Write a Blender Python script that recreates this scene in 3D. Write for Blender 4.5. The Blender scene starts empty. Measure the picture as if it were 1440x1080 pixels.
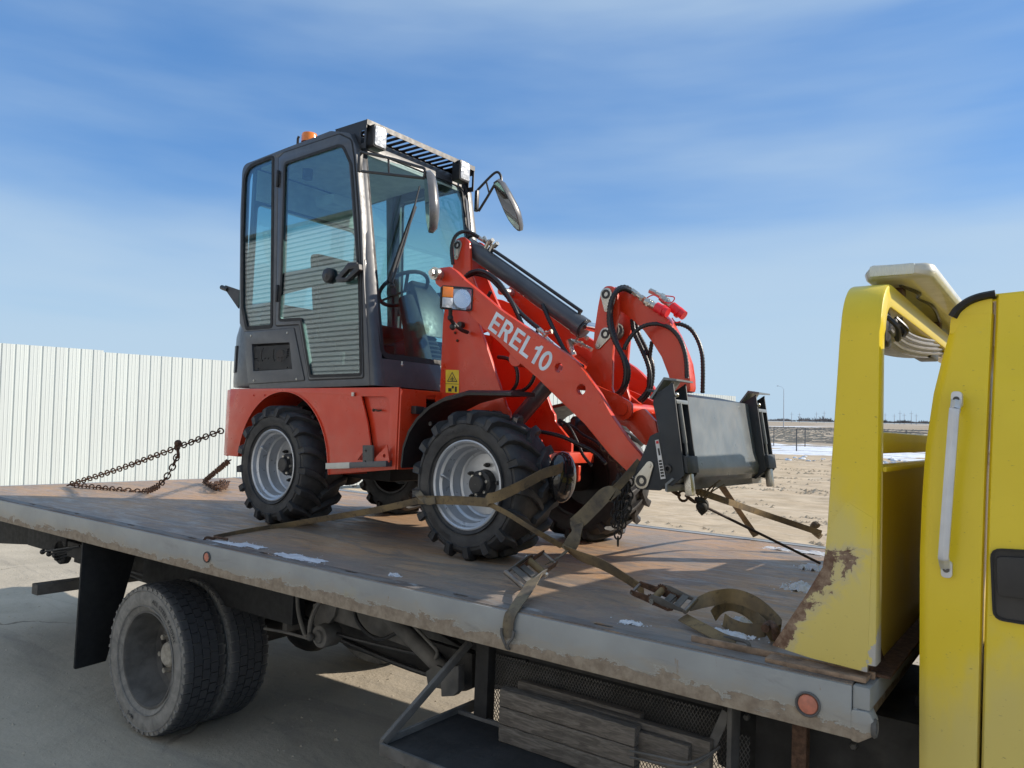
import bpy, bmesh, math, random
import numpy as np
from mathutils import Vector, Matrix
from mathutils.geometry import tessellate_polygon
random.seed(7)
PI = math.pi
S = bpy.context.scene
COL = S.collection

# ------------------------------------------------------------------ frames (measured from the photograph)
F_, CX, CY = 1075., 720., 540.
def _n(v): v = np.array(v, float); return v / np.linalg.norm(v)
def _rc(px, py): return np.array([px - CX, CY - py, -F_])
_v1, _v2 = _n(_rc(-740, 543)), _n(_rc(1505, 628))
_X = -_v1; _Y = _n(_v2 - np.dot(_v2, _X) * _X); _Z = np.cross(_X, _Y)
MC = np.array([_X, _Y, _Z])                       # camera axes -> truck axes
_r = MC @ _rc(1198, 963); HC = .667
CAM = np.array([_r[0] * HC / _r[2], _r[1] * HC / _r[2], HC])   # camera position over the bed's near front corner
UP = _n(MC @ (lambda u: u if u[1] > 0 else -u)(_n(np.cross(_rc(1500, 599.5), _rc(-740, 559.2)))))
HB = 1.15                                         # bed corner above ground
class Frame:
    def __init__(s, O, yaw):
        c, q = math.cos(yaw), math.sin(yaw)
        s.O = np.array(O, float); s.R = np.array([[c, -q, 0], [q, c, 0], [0, 0, 1.]]); s.C = s.R.T @ (CAM - s.O)
    def _h(s, px, py, i, v):
        r = s.R.T @ (MC @ _rc(px, py)); t = (v - s.C[i]) / r[i]; return Vector(s.C + t * r)
    def x(s, px, py, v): return s._h(px, py, 0, v)
    def y(s, px, py, v): return s._h(px, py, 1, v)
    def z(s, px, py, v): return s._h(px, py, 2, v)
    def side(s, pts, v): return [(p.x, p.z) for p in (s.y(a, b, v) for a, b in pts)]
    def front(s, pts, v): return [(p.y, p.z) for p in (s.x(a, b, v) for a, b in pts)]
T = Frame((0, 0, 0), 0)                           # tow truck frame: x forward, y to the far side, z up from the bed
L = Frame((-1.914, 1.26, 0), math.radians(-1.5))  # loader frame, origin on the bed below its front axle
_zx = _n(np.cross([0, 1, 0], UP)); _zy = np.cross(UP, _zx)
RW = Matrix([list(_zx), list(_zy), list(UP)])
TW = Matrix.Translation((0, 0, HB)) @ RW.to_4x4()
LW = TW @ Matrix.Translation(Vector(L.O)) @ Matrix.Rotation(math.radians(-1.5), 4, 'Z')
def ground(px, py, h=0.):
    r = TW.to_3x3() @ Vector(MC @ _rc(px, py)); c = TW @ Vector(CAM); return c + r * ((h - c.z) / r.z)

# ------------------------------------------------------------------ camera, sky, sun, exposure
cam = bpy.data.cameras.new('camera'); co = bpy.data.objects.new('camera', cam); COL.objects.link(co)
cam.sensor_width = 36; cam.lens = F_ / 1440 * 36; cam.clip_start = .05; cam.clip_end = 9000
co.matrix_world = TW @ Matrix.Translation(Vector(CAM)) @ Matrix(MC.tolist()).to_4x4()
S.camera = co
SUN = (TW.to_3x3() @ Vector((1.35, 1.22, 1.0))).normalized()
sl = bpy.data.lights.new('sun', 'SUN'); sl.energy = 3.7; sl.angle = math.radians(.53); sl.color = (1, .90, .77)
so = bpy.data.objects.new('sun', sl); COL.objects.link(so); so.rotation_euler = SUN.to_track_quat('Z', 'Y').to_euler(); so.location = (20, 20, 20)
W = bpy.data.worlds.new('World'); S.world = W; W.use_nodes = True
nt = W.node_tree; N = nt.nodes; LK = nt.links
bg = N['Background']; sky = N.new('ShaderNodeTexSky'); sky.sky_type = 'NISHITA'; sky.sun_disc = False
sky.sun_elevation = math.asin(SUN.z); sky.sun_rotation = math.atan2(SUN.x, SUN.y); sky.altitude = 300; sky.air_density = 1.0; sky.dust_density = .15; sky.ozone_density = 1.6
tc = N.new('ShaderNodeTexCoord')
def wmath(op, a, b=None, c=None):
    m = N.new('ShaderNodeMath'); m.operation = op
    for i, v in enumerate((a, b, c)):
        if v is None: continue
        if isinstance(v, (int, float)): m.inputs[i].default_value = v
        else: LK.new(v, m.inputs[i])
    return m.outputs[0]
sep = N.new('ShaderNodeSeparateXYZ'); LK.new(tc.outputs['Generated'], sep.inputs[0])
mp = N.new('ShaderNodeMapping'); mp.inputs['Rotation'].default_value = (math.radians(4), math.radians(-5), 0); mp.inputs['Scale'].default_value = (1.0, 1.0, 5.2); LK.new(tc.outputs['Generated'], mp.inputs[0])
n1 = N.new('ShaderNodeTexNoise'); n1.inputs['Scale'].default_value = 1.25; n1.inputs['Detail'].default_value = 4.5; n1.inputs['Roughness'].default_value = .46; n1.inputs['Distortion'].default_value = .3
LK.new(mp.outputs[0], n1.inputs['Vector'])
n2 = N.new('ShaderNodeTexNoise'); n2.inputs['Scale'].default_value = 6.; n2.inputs['Detail'].default_value = 5; mp2 = N.new('ShaderNodeMapping'); mp2.inputs['Rotation'].default_value = (.1, .12, .4); mp2.inputs['Scale'].default_value = (.5, 1.1, 5.); LK.new(tc.outputs['Generated'], mp2.inputs[0]); LK.new(mp2.outputs[0], n2.inputs['Vector'])
nn = wmath('ADD', n1.outputs[0], wmath('MULTIPLY', wmath('SUBTRACT', n2.outputs[0], .5), .16))
elc = N.new('ShaderNodeFloatCurve'); cv = elc.mapping.curves[0]
for i, (u, v) in enumerate(((0., .62), (.12, .62), (.2, .54), (.29, .24), (.40, .26), (.56, .40), (1., .45))):
    if i < 2: cv.points[0 if i == 0 else 1].location = (u, v) if i == 0 else (1., .5)
    if 0 < i < 6: cv.points.new(u, v)
elc.mapping.update(); LK.new(sep.outputs[2], elc.inputs['Value'])
cr = N.new('ShaderNodeMapRange'); cr.interpolation_type = 'SMOOTHSTEP'; cr.inputs[1].default_value = .57; cr.inputs[2].default_value = 1.16; cr.inputs[4].default_value = .78; LK.new(wmath('ADD', nn, elc.outputs[0]), cr.inputs[0])
mixc = N.new('ShaderNodeMixRGB'); mixc.inputs[2].default_value = (2.3, 2.95, 3.6, 1); LK.new(cr.outputs[0], mixc.inputs[0])
hsv = N.new('ShaderNodeHueSaturation'); hsv.inputs['Saturation'].default_value = 1.15; hsv.inputs['Value'].default_value = .78; LK.new(sky.outputs[0], hsv.inputs['Color'])
lowf = N.new('ShaderNodeMapRange'); lowf.interpolation_type = 'SMOOTHSTEP'; lowf.inputs[1].default_value = .30; lowf.inputs[2].default_value = -.02; lowf.inputs[3].default_value = 0.; lowf.inputs[4].default_value = .85; LK.new(sep.outputs[2], lowf.inputs[0])
mixl = N.new('ShaderNodeMixRGB'); mixl.inputs[2].default_value = (1.62, 2.62, 3.55, 1); LK.new(lowf.outputs[0], mixl.inputs[0]); tn = N.new('ShaderNodeMixRGB'); tn.blend_type = 'MULTIPLY'; tn.inputs[0].default_value = 1; tn.inputs[2].default_value = (.74, .88, 1.0, 1); LK.new(hsv.outputs[0], tn.inputs[1]); flt = N.new('ShaderNodeMixRGB'); flt.inputs[0].default_value = .55; flt.inputs[2].default_value = (.42, 1.20, 2.85, 1); LK.new(tn.outputs[0], flt.inputs[1]); LK.new(flt.outputs[0], mixl.inputs[1]); LK.new(mixl.outputs[0], mixc.inputs[1]); LK.new(mixc.outputs[0], bg.inputs[0])
bg.inputs[1].default_value = .15
S.view_settings.view_transform = 'Standard'; S.view_settings.look = 'None'; S.view_settings.gamma = 1; S.view_settings.exposure = 0.6
S.view_settings.use_curve_mapping = False
S.cycles.max_bounces = 9; S.cycles.transparent_max_bounces = 16; S.cycles.glossy_bounces = 4; S.cycles.diffuse_bounces = 4
S.cycles.sample_clamp_indirect = 8

# ------------------------------------------------------------------ materials
class G:
    """small node-graph helper"""
    def __init__(s, name):
        s.m = bpy.data.materials.new(name); s.m.use_nodes = True; s.t = s.m.node_tree; s.n = s.t.nodes; s.b = s.n['Principled BSDF']
        s.tc = s.n.new('ShaderNodeTexCoord'); s.co = s.tc.outputs['Object']
    def lk(s, v, inp):
        if isinstance(v, (int, float)): inp.default_value = (v, v, v, 1) if inp.type == 'RGBA' else v
        elif isinstance(v, tuple): inp.default_value = (*v, 1) if len(v) == 3 else v
        else: s.t.links.new(v, inp)
    def noise(s, scale, detail=4, rough=.55, dist=0., stretch=None, off=0.):
        n = s.n.new('ShaderNodeTexNoise'); n.inputs['Scale'].default_value = scale; n.inputs['Detail'].default_value = detail
        n.inputs['Roughness'].default_value = rough; n.inputs['Distortion'].default_value = dist
        m = s.n.new('ShaderNodeMapping'); m.inputs['Scale'].default_value = stretch or (1, 1, 1); m.inputs['Location'].default_value = (off, off * 1.7, off * .6)
        s.t.links.new(s.co, m.inputs[0]); s.t.links.new(m.outputs[0], n.inputs['Vector']); return n.outputs[0]
    def ramp(s, v, a, b, lo=0., hi=1.):
        r = s.n.new('ShaderNodeMapRange'); r.interpolation_type = 'SMOOTHSTEP'
        s.lk(v, r.inputs[0])
        for i, q in ((1, a), (2, b), (3, lo), (4, hi)): r.inputs[i].default_value = q
        return r.outputs[0]
    def mix(s, f, a, b, mode='MIX'):
        m = s.n.new('ShaderNodeMixRGB'); m.blend_type = mode; s.lk(f, m.inputs[0]); s.lk(a, m.inputs[1]); s.lk(b, m.inputs[2]); return m.outputs[0]
    def math(s, op, a, b=0.):
        m = s.n.new('ShaderNodeMath'); m.operation = op; s.lk(a, m.inputs[0]); s.lk(b, m.inputs[1]); return m.outputs[0]
    def xyz(s):
        x = s.n.new('ShaderNodeSeparateXYZ'); s.t.links.new(s.co, x.inputs[0]); return x.outputs
    def bump(s, h, strength=.3, dist=.01):
        b = s.n.new('ShaderNodeBump'); b.inputs['Strength'].default_value = strength; b.inputs['Distance'].default_value = dist
        s.lk(h, b.inputs['Height']); s.t.links.new(b.outputs[0], s.b.inputs['Normal'])
    def set(s, **k):
        names = dict(c='Base Color', r='Roughness', m='Metallic', coat='Coat Weight', coatr='Coat Roughness', spec='Specular IOR Level', tr='Transmission Weight', ior='IOR', em='Emission Color', es='Emission Strength', a='Alpha', sss='Subsurface Weight')
        for q, v in k.items(): s.lk(v, s.b.inputs[names[q]])
        return s.m
def simple(name, c, r=.5, m=0., var=.12, sc=14., bump=0., bs=60., coat=0., dust=0., dustc=(.33, .29, .24)):
    g = G(name); n = g.noise(sc, 5)
    col = g.mix(g.ramp(n, .3, .7), tuple(x * (1 - var) for x in c), tuple(min(1, x * (1 + var)) for x in c))
    if dust: col = g.mix(g.ramp(g.noise(4., 6, .65, off=3.), .42, .8, 0, dust), col, dustc)
    g.set(c=col, r=g.ramp(g.noise(sc * 2.1, 4, off=5.), .2, .8, max(0, r - .07), min(1, r + .1)), m=m, coat=coat, coatr=.06)
    if bump: g.bump(g.noise(bs, 4), bump, .004)
    return g.m
M = {}
M['red'] = simple('red_paint', (.60, .048, .012), .34, var=.05, coat=.35, dust=.05)
g = G('red_machine_paint'); x = g.xyz(); c = g.mix(g.ramp(g.noise(5, 5), .3, .7), (.60, .036, .008), (.66, .046, .010))
dl = g.math('ADD', g.ramp(x[2], .30, .70, .22, 0.), g.math('MULTIPLY', g.ramp(g.noise(7, 7, .7, .5, (1, 1, 1), 3.), .45, .75), .10)); c = g.mix(g.math('MULTIPLY', dl, g.ramp(g.noise(18, 6, .7, .2, (1, 1, 1), 13.), .3, .7, .35, 1.)), c, (.36, .27, .20))
c = g.mix(g.ramp(g.noise(45, 4, .6, 0, (.4, 1, 2), 23.), .70, .73, 0, .35), c, (.17, .05, .03)); c = g.mix(g.ramp(g.noise(9, 7, .75, .2, (2.5, 1, .15), 31.), .66, .72, 0, .18), c, (.75, .30, .22))
g.set(c=c, r=g.ramp(g.noise(12, 5, .6), .3, .7, .26, .48), coat=.3, coatr=.08); g.bump(g.noise(160, 2), .035, .002); M['red'] = g.m
M['lampbowl'] = simple('lamp_reflector', (.82, .83, .85), .28, m=.6, var=.05)
M['grey'] = simple('dark_grey_paint', (.058, .064, .075), .38, var=.08, coat=.25, dust=.12)
M['grey2'] = simple('shaded_attachment_paint', (.016, .022, .030), .5, var=.12, coat=.0, dust=.03)  # attachment paint with the shade of the side faces put into the colour
M['plate'] = simple('lit_attachment_paint', (.135, .155, .17), .33, var=.15, coat=.3, dust=.25, sc=6)  # same attachment paint, lightened for the lit faces that mirror the sky
M['black'] = simple('black_plastic', (.018, .018, .02), .42, dust=.08)
M['gloss'] = simple('gloss_black', (.012, .012, .014), .12, coat=.8, dust=.05)
M['gasket'] = simple('black_gasket', (.01, .01, .011), .6)
M['rubber'] = simple('tyre_rubber', (.026, .026, .028), .58, var=.3, bump=.25, bs=90, dust=.42, dustc=(.13, .12, .105))
M['hose'] = simple('hose_rubber', (.013, .013, .016), .38)
M['rim'] = simple('silver_rim', (.50, .52, .55), .32, m=.55, var=.06, dust=.12)
M['steel'] = simple('zinc_steel', (.52, .50, .45), .3, m=.85, dust=.1)
M['chrome'] = simple('chrome', (.72, .72, .74), .1, m=1.)
M['rusty'] = simple('rusty_steel', (.10, .055, .035), .75, m=.3, var=.4, sc=60, bump=.5, bs=120)
M['rustlight'] = simple('tan_rust', (.26, .175, .115), .85, var=.35, sc=30, bump=.5, bs=80, dust=.4, dustc=(.38, .34, .29))
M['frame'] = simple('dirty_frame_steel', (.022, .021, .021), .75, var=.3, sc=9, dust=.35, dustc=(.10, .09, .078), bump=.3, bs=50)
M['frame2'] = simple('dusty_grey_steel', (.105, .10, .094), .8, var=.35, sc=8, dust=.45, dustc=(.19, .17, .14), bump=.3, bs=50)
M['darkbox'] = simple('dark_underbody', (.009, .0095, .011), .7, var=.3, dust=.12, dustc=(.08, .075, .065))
M['orange'] = simple('orange_lens', (.85, .22, .01), .18, coat=.8)
M['redcap'] = simple('red_rubber_cap', (.72, .02, .03), .4)
M['white'] = simple('white_panel', (.57, .64, .62), .42, var=.05, sc=1.2, dust=.12, dustc=(.5, .5, .45))
g = G('white_fence_sheet'); oi = g.n.new('ShaderNodeObjectInfo'); xw = g.xyz()
fc_ = g.mix(oi.outputs['Random'], (.53, .575, .57), (.56, .61, .60)); fc_ = g.mix(g.ramp(g.math('ADD', xw[2], g.math('MULTIPLY', g.noise(3, 5, .6), .8)), .25, 1.0, .3, 0.), fc_, (.44, .41, .36)); fc_ = g.mix(g.ramp(g.noise(1.5, 6, .6, .4, (1, 1, .25), 5.), .5, .75, 0, .25), fc_, (.48, .50, .48))
g.set(c=fc_, r=.42); M['white'] = g.m
M['snow'] = simple('snow', (.62, .64, .68), .6, var=.05, bump=.6, bs=40)
M['yellowsticker'] = simple('yellow_sticker', (.75, .52, .02), .4)
M['letter'] = simple('white_lettering', (.68, .74, .80), .45)
M['label'] = simple('sticker_white', (.7, .7, .7), .4)
M['ink'] = simple('sticker_black', (.01, .01, .01), .4)
M['cream'] = simple('cream_plastic', (.55, .54, .48), .35, var=.08, dust=.35, dustc=(.4, .36, .27), coat=.3)
M['ribgrey'] = simple('grey_ribbed_plastic', (.34, .34, .36), .45, var=.1)
M['reflector'] = simple('dusty_red_reflector', (.50, .17, .11), .4, var=.15, sc=60, dust=.4, dustc=(.35, .27, .22))
M['alu'] = simple('aluminium', (.62, .63, .65), .4, m=.35, var=.06, dust=.1)
M['seat'] = simple('seat_fabric', (.02, .021, .022), .85, bump=.4, bs=200)
M['trim'] = simple('light_trim', (.36, .37, .36), .6)
M['headliner'] = simple('cab_lining', (.42, .44, .43), .8)
M['pole'] = simple('galvanised_pole', (.45, .47, .5), .5)
M['post'] = simple('dark_post', (.08, .08, .08), .6)
M['cable'] = simple('wire_rope', (.045, .03, .025), .6, m=.4, bump=.6, bs=300)
M['wood'] = None
g = G('weathered_wood'); w = g.noise(9, 6, .65, 1.2, (1.2, 9, 9))
g.set(c=g.mix(g.ramp(w, .3, .75), (.085, .072, .058), (.21, .18, .15)), r=.85); g.bump(w, .6, .006); M['wood'] = g.m
g = G('strap_webbing'); w = g.noise(34, 4, .6); st = g.noise(7, 5, .6, off=2)
g.set(c=g.mix(g.ramp(g.noise(26, 6, .75, off=6), .52, .66, 0, .7), g.mix(g.ramp(st, .35, .7), (.22, .155, .075), (.10, .076, .05)), (.045, .036, .028)), r=.85); g.bump(w, .35, .003); M['strap'] = g.m
g = G('dirty_strap_webbing'); st = g.noise(9, 5, .6, off=2)
g.set(c=g.mix(g.ramp(g.noise(24, 6, .75, off=6), .52, .68, 0, .7), g.mix(g.ramp(st, .35, .7), (.20, .16, .10), (.08, .07, .06)), (.035, .03, .026)), r=.85); g.bump(g.noise(40, 4), .4, .003); M['strap2'] = g.m
# tinted cab glass, mirror glass, lamp glass
def glass(name, tint, gl=(.9, .95, 1), base=.085, k=1.):
    g = G(name); g.n.remove(g.b)
    tr = g.n.new('ShaderNodeBsdfTransparent'); tr.inputs[0].default_value = (*tint, 1)
    gs = g.n.new('ShaderNodeBsdfGlossy'); gs.inputs['Roughness'].default_value = .008; gs.inputs[0].default_value = (*gl, 1)
    fr = g.n.new('ShaderNodeLayerWeight'); fr.inputs[0].default_value = .5
    mu = g.math('ADD', g.math('MULTIPLY', g.math('POWER', fr.outputs['Facing'], 4.2), .9 * k), base * k); mx = g.n.new('ShaderNodeMixShader')
    g.t.links.new(mu, mx.inputs[0]); g.t.links.new(tr.outputs[0], mx.inputs[1]); g.t.links.new(gs.outputs[0], mx.inputs[2])
    g.t.links.new(mx.outputs[0], g.n['Material Output'].inputs[0]); return g.m
M['glass'] = glass('tinted_cab_glass', (.74, .885, .875), base=.10, k=1.05)
M['windscreen'] = glass('windscreen_glass', (.80, .915, .905), base=.045, k=1.)
M['lampglass'] = glass('clear_lamp_glass', (.95, .96, .98))
M['mirror'] = simple('mirror_glass', (.82, .85, .86), .02, m=1., var=0.)
M['mirror'].node_tree.nodes['Principled BSDF'].inputs['Roughness'].default_value = .02
g = G('led_lens'); v = g.n.new('ShaderNodeTexVoronoi'); v.inputs['Scale'].default_value = 45; g.t.links.new(g.co, v.inputs['Vector'])
g.set(c=g.mix(g.ramp(v.outputs[0], .1, .6), (.85, .87, .9), (.45, .47, .5)), r=.2, coat=.8); g.bump(v.outputs[0], .6, .004); M['led'] = g.m
# deck plate: grey-brown steel, rust, scrape marks along the bed
g = G('rusted_bed_steel'); a = g.noise(1.1, 6, .62, .6, (1, 1.6, 1)); b = g.noise(6, 7, .7, .8, (.5, 2.4, 1), 3.); c = g.noise(30, 5, .65, 0, (.35, 3, 1), 8.); d = g.noise(2.3, 5, .6, 1.5, (1, 1, 1), 12.)
col = g.mix(g.ramp(a, .38, .66), (.46, .285, .16), (.29, .23, .18))
col = g.mix(g.ramp(b, .50, .72, 0, .75), col, (.52, .31, .16))
col = g.mix(g.ramp(d, .56, .72, 0, .6), col, (.20, .155, .14))
col = g.mix(g.ramp(c, .58, .75, 0, .45), col, (.56, .44, .33))
col = g.mix(g.ramp(g.noise(4.5, 7, .75, 1., (1, 1.4, 1), 21.), .62, .70, 0, .5), col, (.36, .37, .39))
scr = g.noise(7, 6, .75, .3, (.12, 5, 1), 33.); col = g.mix(g.ramp(scr, .60, .635, 0, .6), col, (.13, .115, .11)); col = g.mix(g.ramp(g.noise(5, 7, .75, .3, (.10, 7, 1), 41.), .62, .655, 0, .6), col, (.60, .50, .40))
blot = g.noise(1.6, 7, .68, 2.2, (.6, 1.3, 1), 51.); col = g.mix(g.ramp(blot, .53, .58, 0, .62), col, (.19, .17, .16)); col = g.mix(g.ramp(g.noise(3.1, 7, .7, 1.2, (.7, 1.5, 1), 61.), .57, .64, 0, .6), col, (.54, .31, .14))
grn = g.noise(85, 4, .75, 0, (.6, 1, 1), 71.); col = g.mix(g.ramp(grn, .42, .72, 0, .38), col, (.42, .34, .27)); col = g.mix(g.ramp(g.noise(48, 4, .7, 0, (.4, 1.4, 1), 81.), .56, .66, 0, .5), col, (.13, .105, .09)); xx = g.xyz(); yb = g.ramp(g.math('ADD', xx[1], g.math('MULTIPLY', g.noise(2.5, 6, .7, .5, (1, 1, 1), 91.), .6)), .30, .75, .6, 0.); col = g.mix(yb, col, (.20, .195, .19))
g.set(c=col, r=g.ramp(b, .3, .7, .36, .78), m=.12); g.bump(g.mix(.5, b, c), .5, .008); M['deck'] = g.m
g = G('worn_rail_lip'); a = g.noise(6, 7, .7, .5, (.5, 2, 1), 3.); col = g.mix(g.ramp(a, .4, .6), (.20, .19, .18), (.13, .105, .09)); col = g.mix(g.ramp(g.noise(11, 6, .7, .4, (.4, 2, 1), 8.), .56, .64, 0, .8), col, (.33, .21, .12)); col = g.mix(g.ramp(g.noise(5, 6, .7, .4, (.5, 1, 1), 18.), .62, .68, 0, .8), col, (.36, .37, .37))
g.set(c=col, r=.75); g.bump(a, .4, .004); M['lip'] = g.m
# grey painted rails with rust that has eaten the lower edge
g = G('chipped_grey_paint'); x = g.xyz()
base = g.mix(g.ramp(g.noise(3, 5), .3, .7), (.255, .265, .265), (.33, .34, .335))
yel = g.ramp(g.noise(2.2, 5, .6, off=9.), .64, .72, 0, .5); base = g.mix(yel, base, (.42, .36, .16))
low = g.math('ADD', g.math('ADD', g.math('MULTIPLY', x[2], 8.5), g.math('MULTIPLY', g.noise(7, 8, .74, .6, (.8, 1, 2.0), 4.), 1.5)), g.math('MULTIPLY', g.noise(1.1, 3, .5, 0, (1, 1, 1), 14.), .75))
mask = g.ramp(low, .24, .30, 1., 0.)
edge = g.math('SUBTRACT', g.ramp(low, .29, .32, .8, 0.), mask)
spot = g.ramp(g.noise(22, 6, .6, .3, (1, 1, .5), 6.), .66, .72)
rust = g.mix(g.ramp(g.noise(24, 6, .7), .3, .7), (.22, .17, .125), (.36, .30, .23))
base = g.mix(g.ramp(low, .25, .75, .55, 0.), base, (.34, .29, .22)); base = g.mix(g.ramp(g.noise(3.2, 7, .7, .8, (.5, 1, 2), 44.), .55, .7, 0, .6), base, (.19, .185, .175))
col = g.mix(g.math('MULTIPLY', spot, .65), base, (.24, .15, .09)); col = g.mix(g.math('MAXIMUM', edge, 0.), col, (.52, .52, .49)); col = g.mix(mask, col, rust)
g.set(c=col, r=g.mix(mask, .45, .9)); g.bump(g.math('SUBTRACT', g.math('MULTIPLY', g.noise(40, 5), .3), mask), .5, .004); M['rail'] = g.m
# yellow truck paint: weathered, dirt low down
def yellow(name, z0, z1, rustx=None, dirt=.8):
    g = G(name); x = g.xyz()
    c = g.mix(g.ramp(g.noise(2.5, 5), .3, .7), (.75, .555, .012), (.81, .61, .02))
    k = g.math('ADD', g.math('MULTIPLY', g.noise(4, 6, .6, .5, (1, 1, .6), 2.), 1.3), g.ramp(x[2], z0, z1, .55, -.25))
    c = g.mix(g.ramp(k, .60, 1.1, 0, dirt * .6), c, (.50, .455, .27))
    c = g.mix(g.ramp(g.noise(11, 6, .7, 0, (1, 1, 1.5), 31.), .66, .74, 0, .35), c, (.40, .35, .22))
    c = g.mix(g.ramp(g.noise(60, 3, .5, 0, (1, 1, 3), 5.), .70, .74, 0, .5), c, (.16, .10, .05))
    rm = .0
    if rustx:
        d = g.math('ADD', g.math('ADD', x[0], g.math('MULTIPLY', x[2], -.6)), .26); d = g.math('MAXIMUM', d, g.math('MULTIPLY', g.math('SUBTRACT', x[2], .33), 2.))
        nz = g.noise(15, 8, .72, .6, (1, 1, 1), 4.); e = g.math('SUBTRACT', g.math('MULTIPLY', nz, .24), d)
        rm = g.ramp(e, .075, .083); rc = g.mix(g.ramp(g.noise(30, 6, .7), .35, .7), (.12, .06, .035), (.31, .22, .15))
        c = g.mix(g.ramp(e, .03, .075, 0, .5), c, (.46, .40, .30))
        e2 = g.math('SUBTRACT', g.math('ADD', g.math('MULTIPLY', x[0], 3.), g.math('MULTIPLY', g.noise(16, 7, .7, .4, (1, 1, 1), 17.), .5)), g.math('MULTIPLY', x[2], .9)); pe = g.ramp(e2, .29, .30)
        c = g.mix(pe, c, (.42, .40, .37)); c = g.mix(rm, c, rc)
    g.set(c=c, r=g.mix(rm, .36, .9), coat=.15); g.bump(g.math('ADD', g.math('MULTIPLY', g.noise(25, 5), .15), g.math('MULTIPLY', rm, -1.)), .35, .003); return g.m
M['yellow'] = yellow('weathered_yellow_paint', .0, .9, True)
M['cabyellow'] = yellow('cab_yellow_paint', -.30, .42, None, .8)
M['oldsteel'] = simple('worn_steel', (.24, .215, .19), .42, m=.7, var=.3, sc=40, dust=.4, dustc=(.15, .10, .07))
M['yellow2'] = yellow('sheltered_yellow_paint', .0, .5, None, .5)
# perforated / expanded metal
def mesh_mat(name, c, scale, thr, rot=45):
    g = G(name); m = g.n.new('ShaderNodeMapping'); m.inputs['Rotation'].default_value = (0, math.radians(rot), 0); g.t.links.new(g.co, m.inputs[0])
    v = g.n.new('ShaderNodeTexVoronoi'); v.inputs['Scale'].default_value = scale; v.inputs['Randomness'].default_value = 0; v.voronoi_dimensions = '3D'; g.t.links.new(m.outputs[0], v.inputs['Vector'])
    g.set(c=c, r=.5); return g.m
# ground
g = G('sandy_yard'); x = g.xyz()
big = g.noise(.16, 6, .6, .5); mid = g.noise(1.3, 7, .65, .6, (1, 1, 1), 3.); fine = g.noise(22, 5, .7, 0, (1, 1, 1), 7.)
sand = g.mix(g.ramp(mid, .3, .72), (.47, .365, .245), (.62, .50, .355)); sand = g.mix(g.ramp(big, .52, .7, 0, .35), sand, (.36, .285, .20))
sand = g.mix(g.ramp(g.noise(1.0, 6, .7, 1.2, (.28, 2.2, 1), 14.), .56, .68, 0, .5), sand, (.33, .25, .175))
sand = g.mix(g.ramp(fine, .6, .75, 0, .35), sand, (.30, .24, .18))
sand = g.mix(g.ramp(g.noise(2.6, 6, .72, 1.6, (.22, 1.9, 1), 24.), .57, .63, 0, .55), sand, (.30, .225, .15)); sand = g.mix(g.ramp(g.noise(.7, 6, .7, 1.8, (.25, 2.4, 1), 34.), .55, .62, 0, .45), sand, (.66, .56, .43))
conc = g.mix(g.ramp(mid, .3, .7), (.39, .345, .275), (.49, .435, .35)); conc = g.mix(g.ramp(g.noise(3, 6, .7, .8, (.4, 1.8, 1), 9.), .55, .7, 0, .4), conc, (.30, .275, .24))
conc = g.mix(g.ramp(g.noise(.9, 7, .7, 1.5, (.3, 1.6, 1), 44.), .5, .64, 0, .45), conc, (.27, .245, .21)); conc = g.mix(g.ramp(g.noise(5, 7, .75, .8, (.5, 2.5, 1), 54.), .6, .68, 0, .4), conc, (.24, .22, .19))
conc = g.mix(g.ramp(g.noise(90, 2, .5), .7, .76, 0, .5), conc, (.12, .11, .1))
nearm = g.ramp(g.math('ADD', x[1], g.math('MULTIPLY', mid, 3.)), 4.5, 9., 1., 0.)
leftm = g.ramp(g.math('ADD', g.math('ADD', x[0], g.math('MULTIPLY', x[1], 1.0)), g.math('MULTIPLY', mid, 2.)), -4., 0., 1., 0.)
col = g.mix(g.math('MAXIMUM', nearm, g.math('MULTIPLY', leftm, .8)), sand, conc)
dist = g.n.new('ShaderNodeVectorMath'); dist.operation = 'LENGTH'; g.t.links.new(g.co, dist.inputs[0]); dd = g.math('ADD', dist.outputs['Value'], g.math('MULTIPLY', g.noise(.05, 5, .6), 24.))
grass = g.mix(g.ramp(g.noise(.9, 6, .7, 0, (1, 1, 1), 2.), .35, .65), (.33, .27, .20), (.50, .42, .32)); grass = g.mix(g.ramp(g.noise(.02, 5, .6, 0, (1, 1, 1), 5.), .45, .6, 0, .7), grass, (.33, .25, .17))
grass = g.mix(g.math('MULTIPLY', g.ramp(g.noise(.010, 5, .6, 1., (1, 1, 1), 11.), .60, .66), g.ramp(dd, 150, 260)), grass, (.72, .74, .78))
col = g.mix(g.ramp(dd, 62, 70), col, grass)
vr = g.n.new('ShaderNodeTexVoronoi'); vr.feature = 'DISTANCE_TO_EDGE'; vr.inputs['Scale'].default_value = .33; mpv = g.n.new('ShaderNodeMapping'); g.t.links.new(g.co, mpv.inputs[0]); wob = g.n.new('ShaderNodeVectorMath'); wob.operation = 'ADD'; nzc = g.n.new('ShaderNodeTexNoise'); nzc.inputs['Scale'].default_value = 2.2; nzc.inputs['Detail'].default_value = 6; g.t.links.new(g.co, nzc.inputs['Vector']); g.t.links.new(mpv.outputs[0], wob.inputs[0]); sc_ = g.n.new('ShaderNodeVectorMath'); sc_.operation = 'SCALE'; sc_.inputs[3].default_value = .5; g.t.links.new(nzc.outputs['Color'], sc_.inputs[0]); g.t.links.new(sc_.outputs[0], wob.inputs[1]); g.t.links.new(wob.outputs[0], vr.inputs['Vector'])
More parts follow.
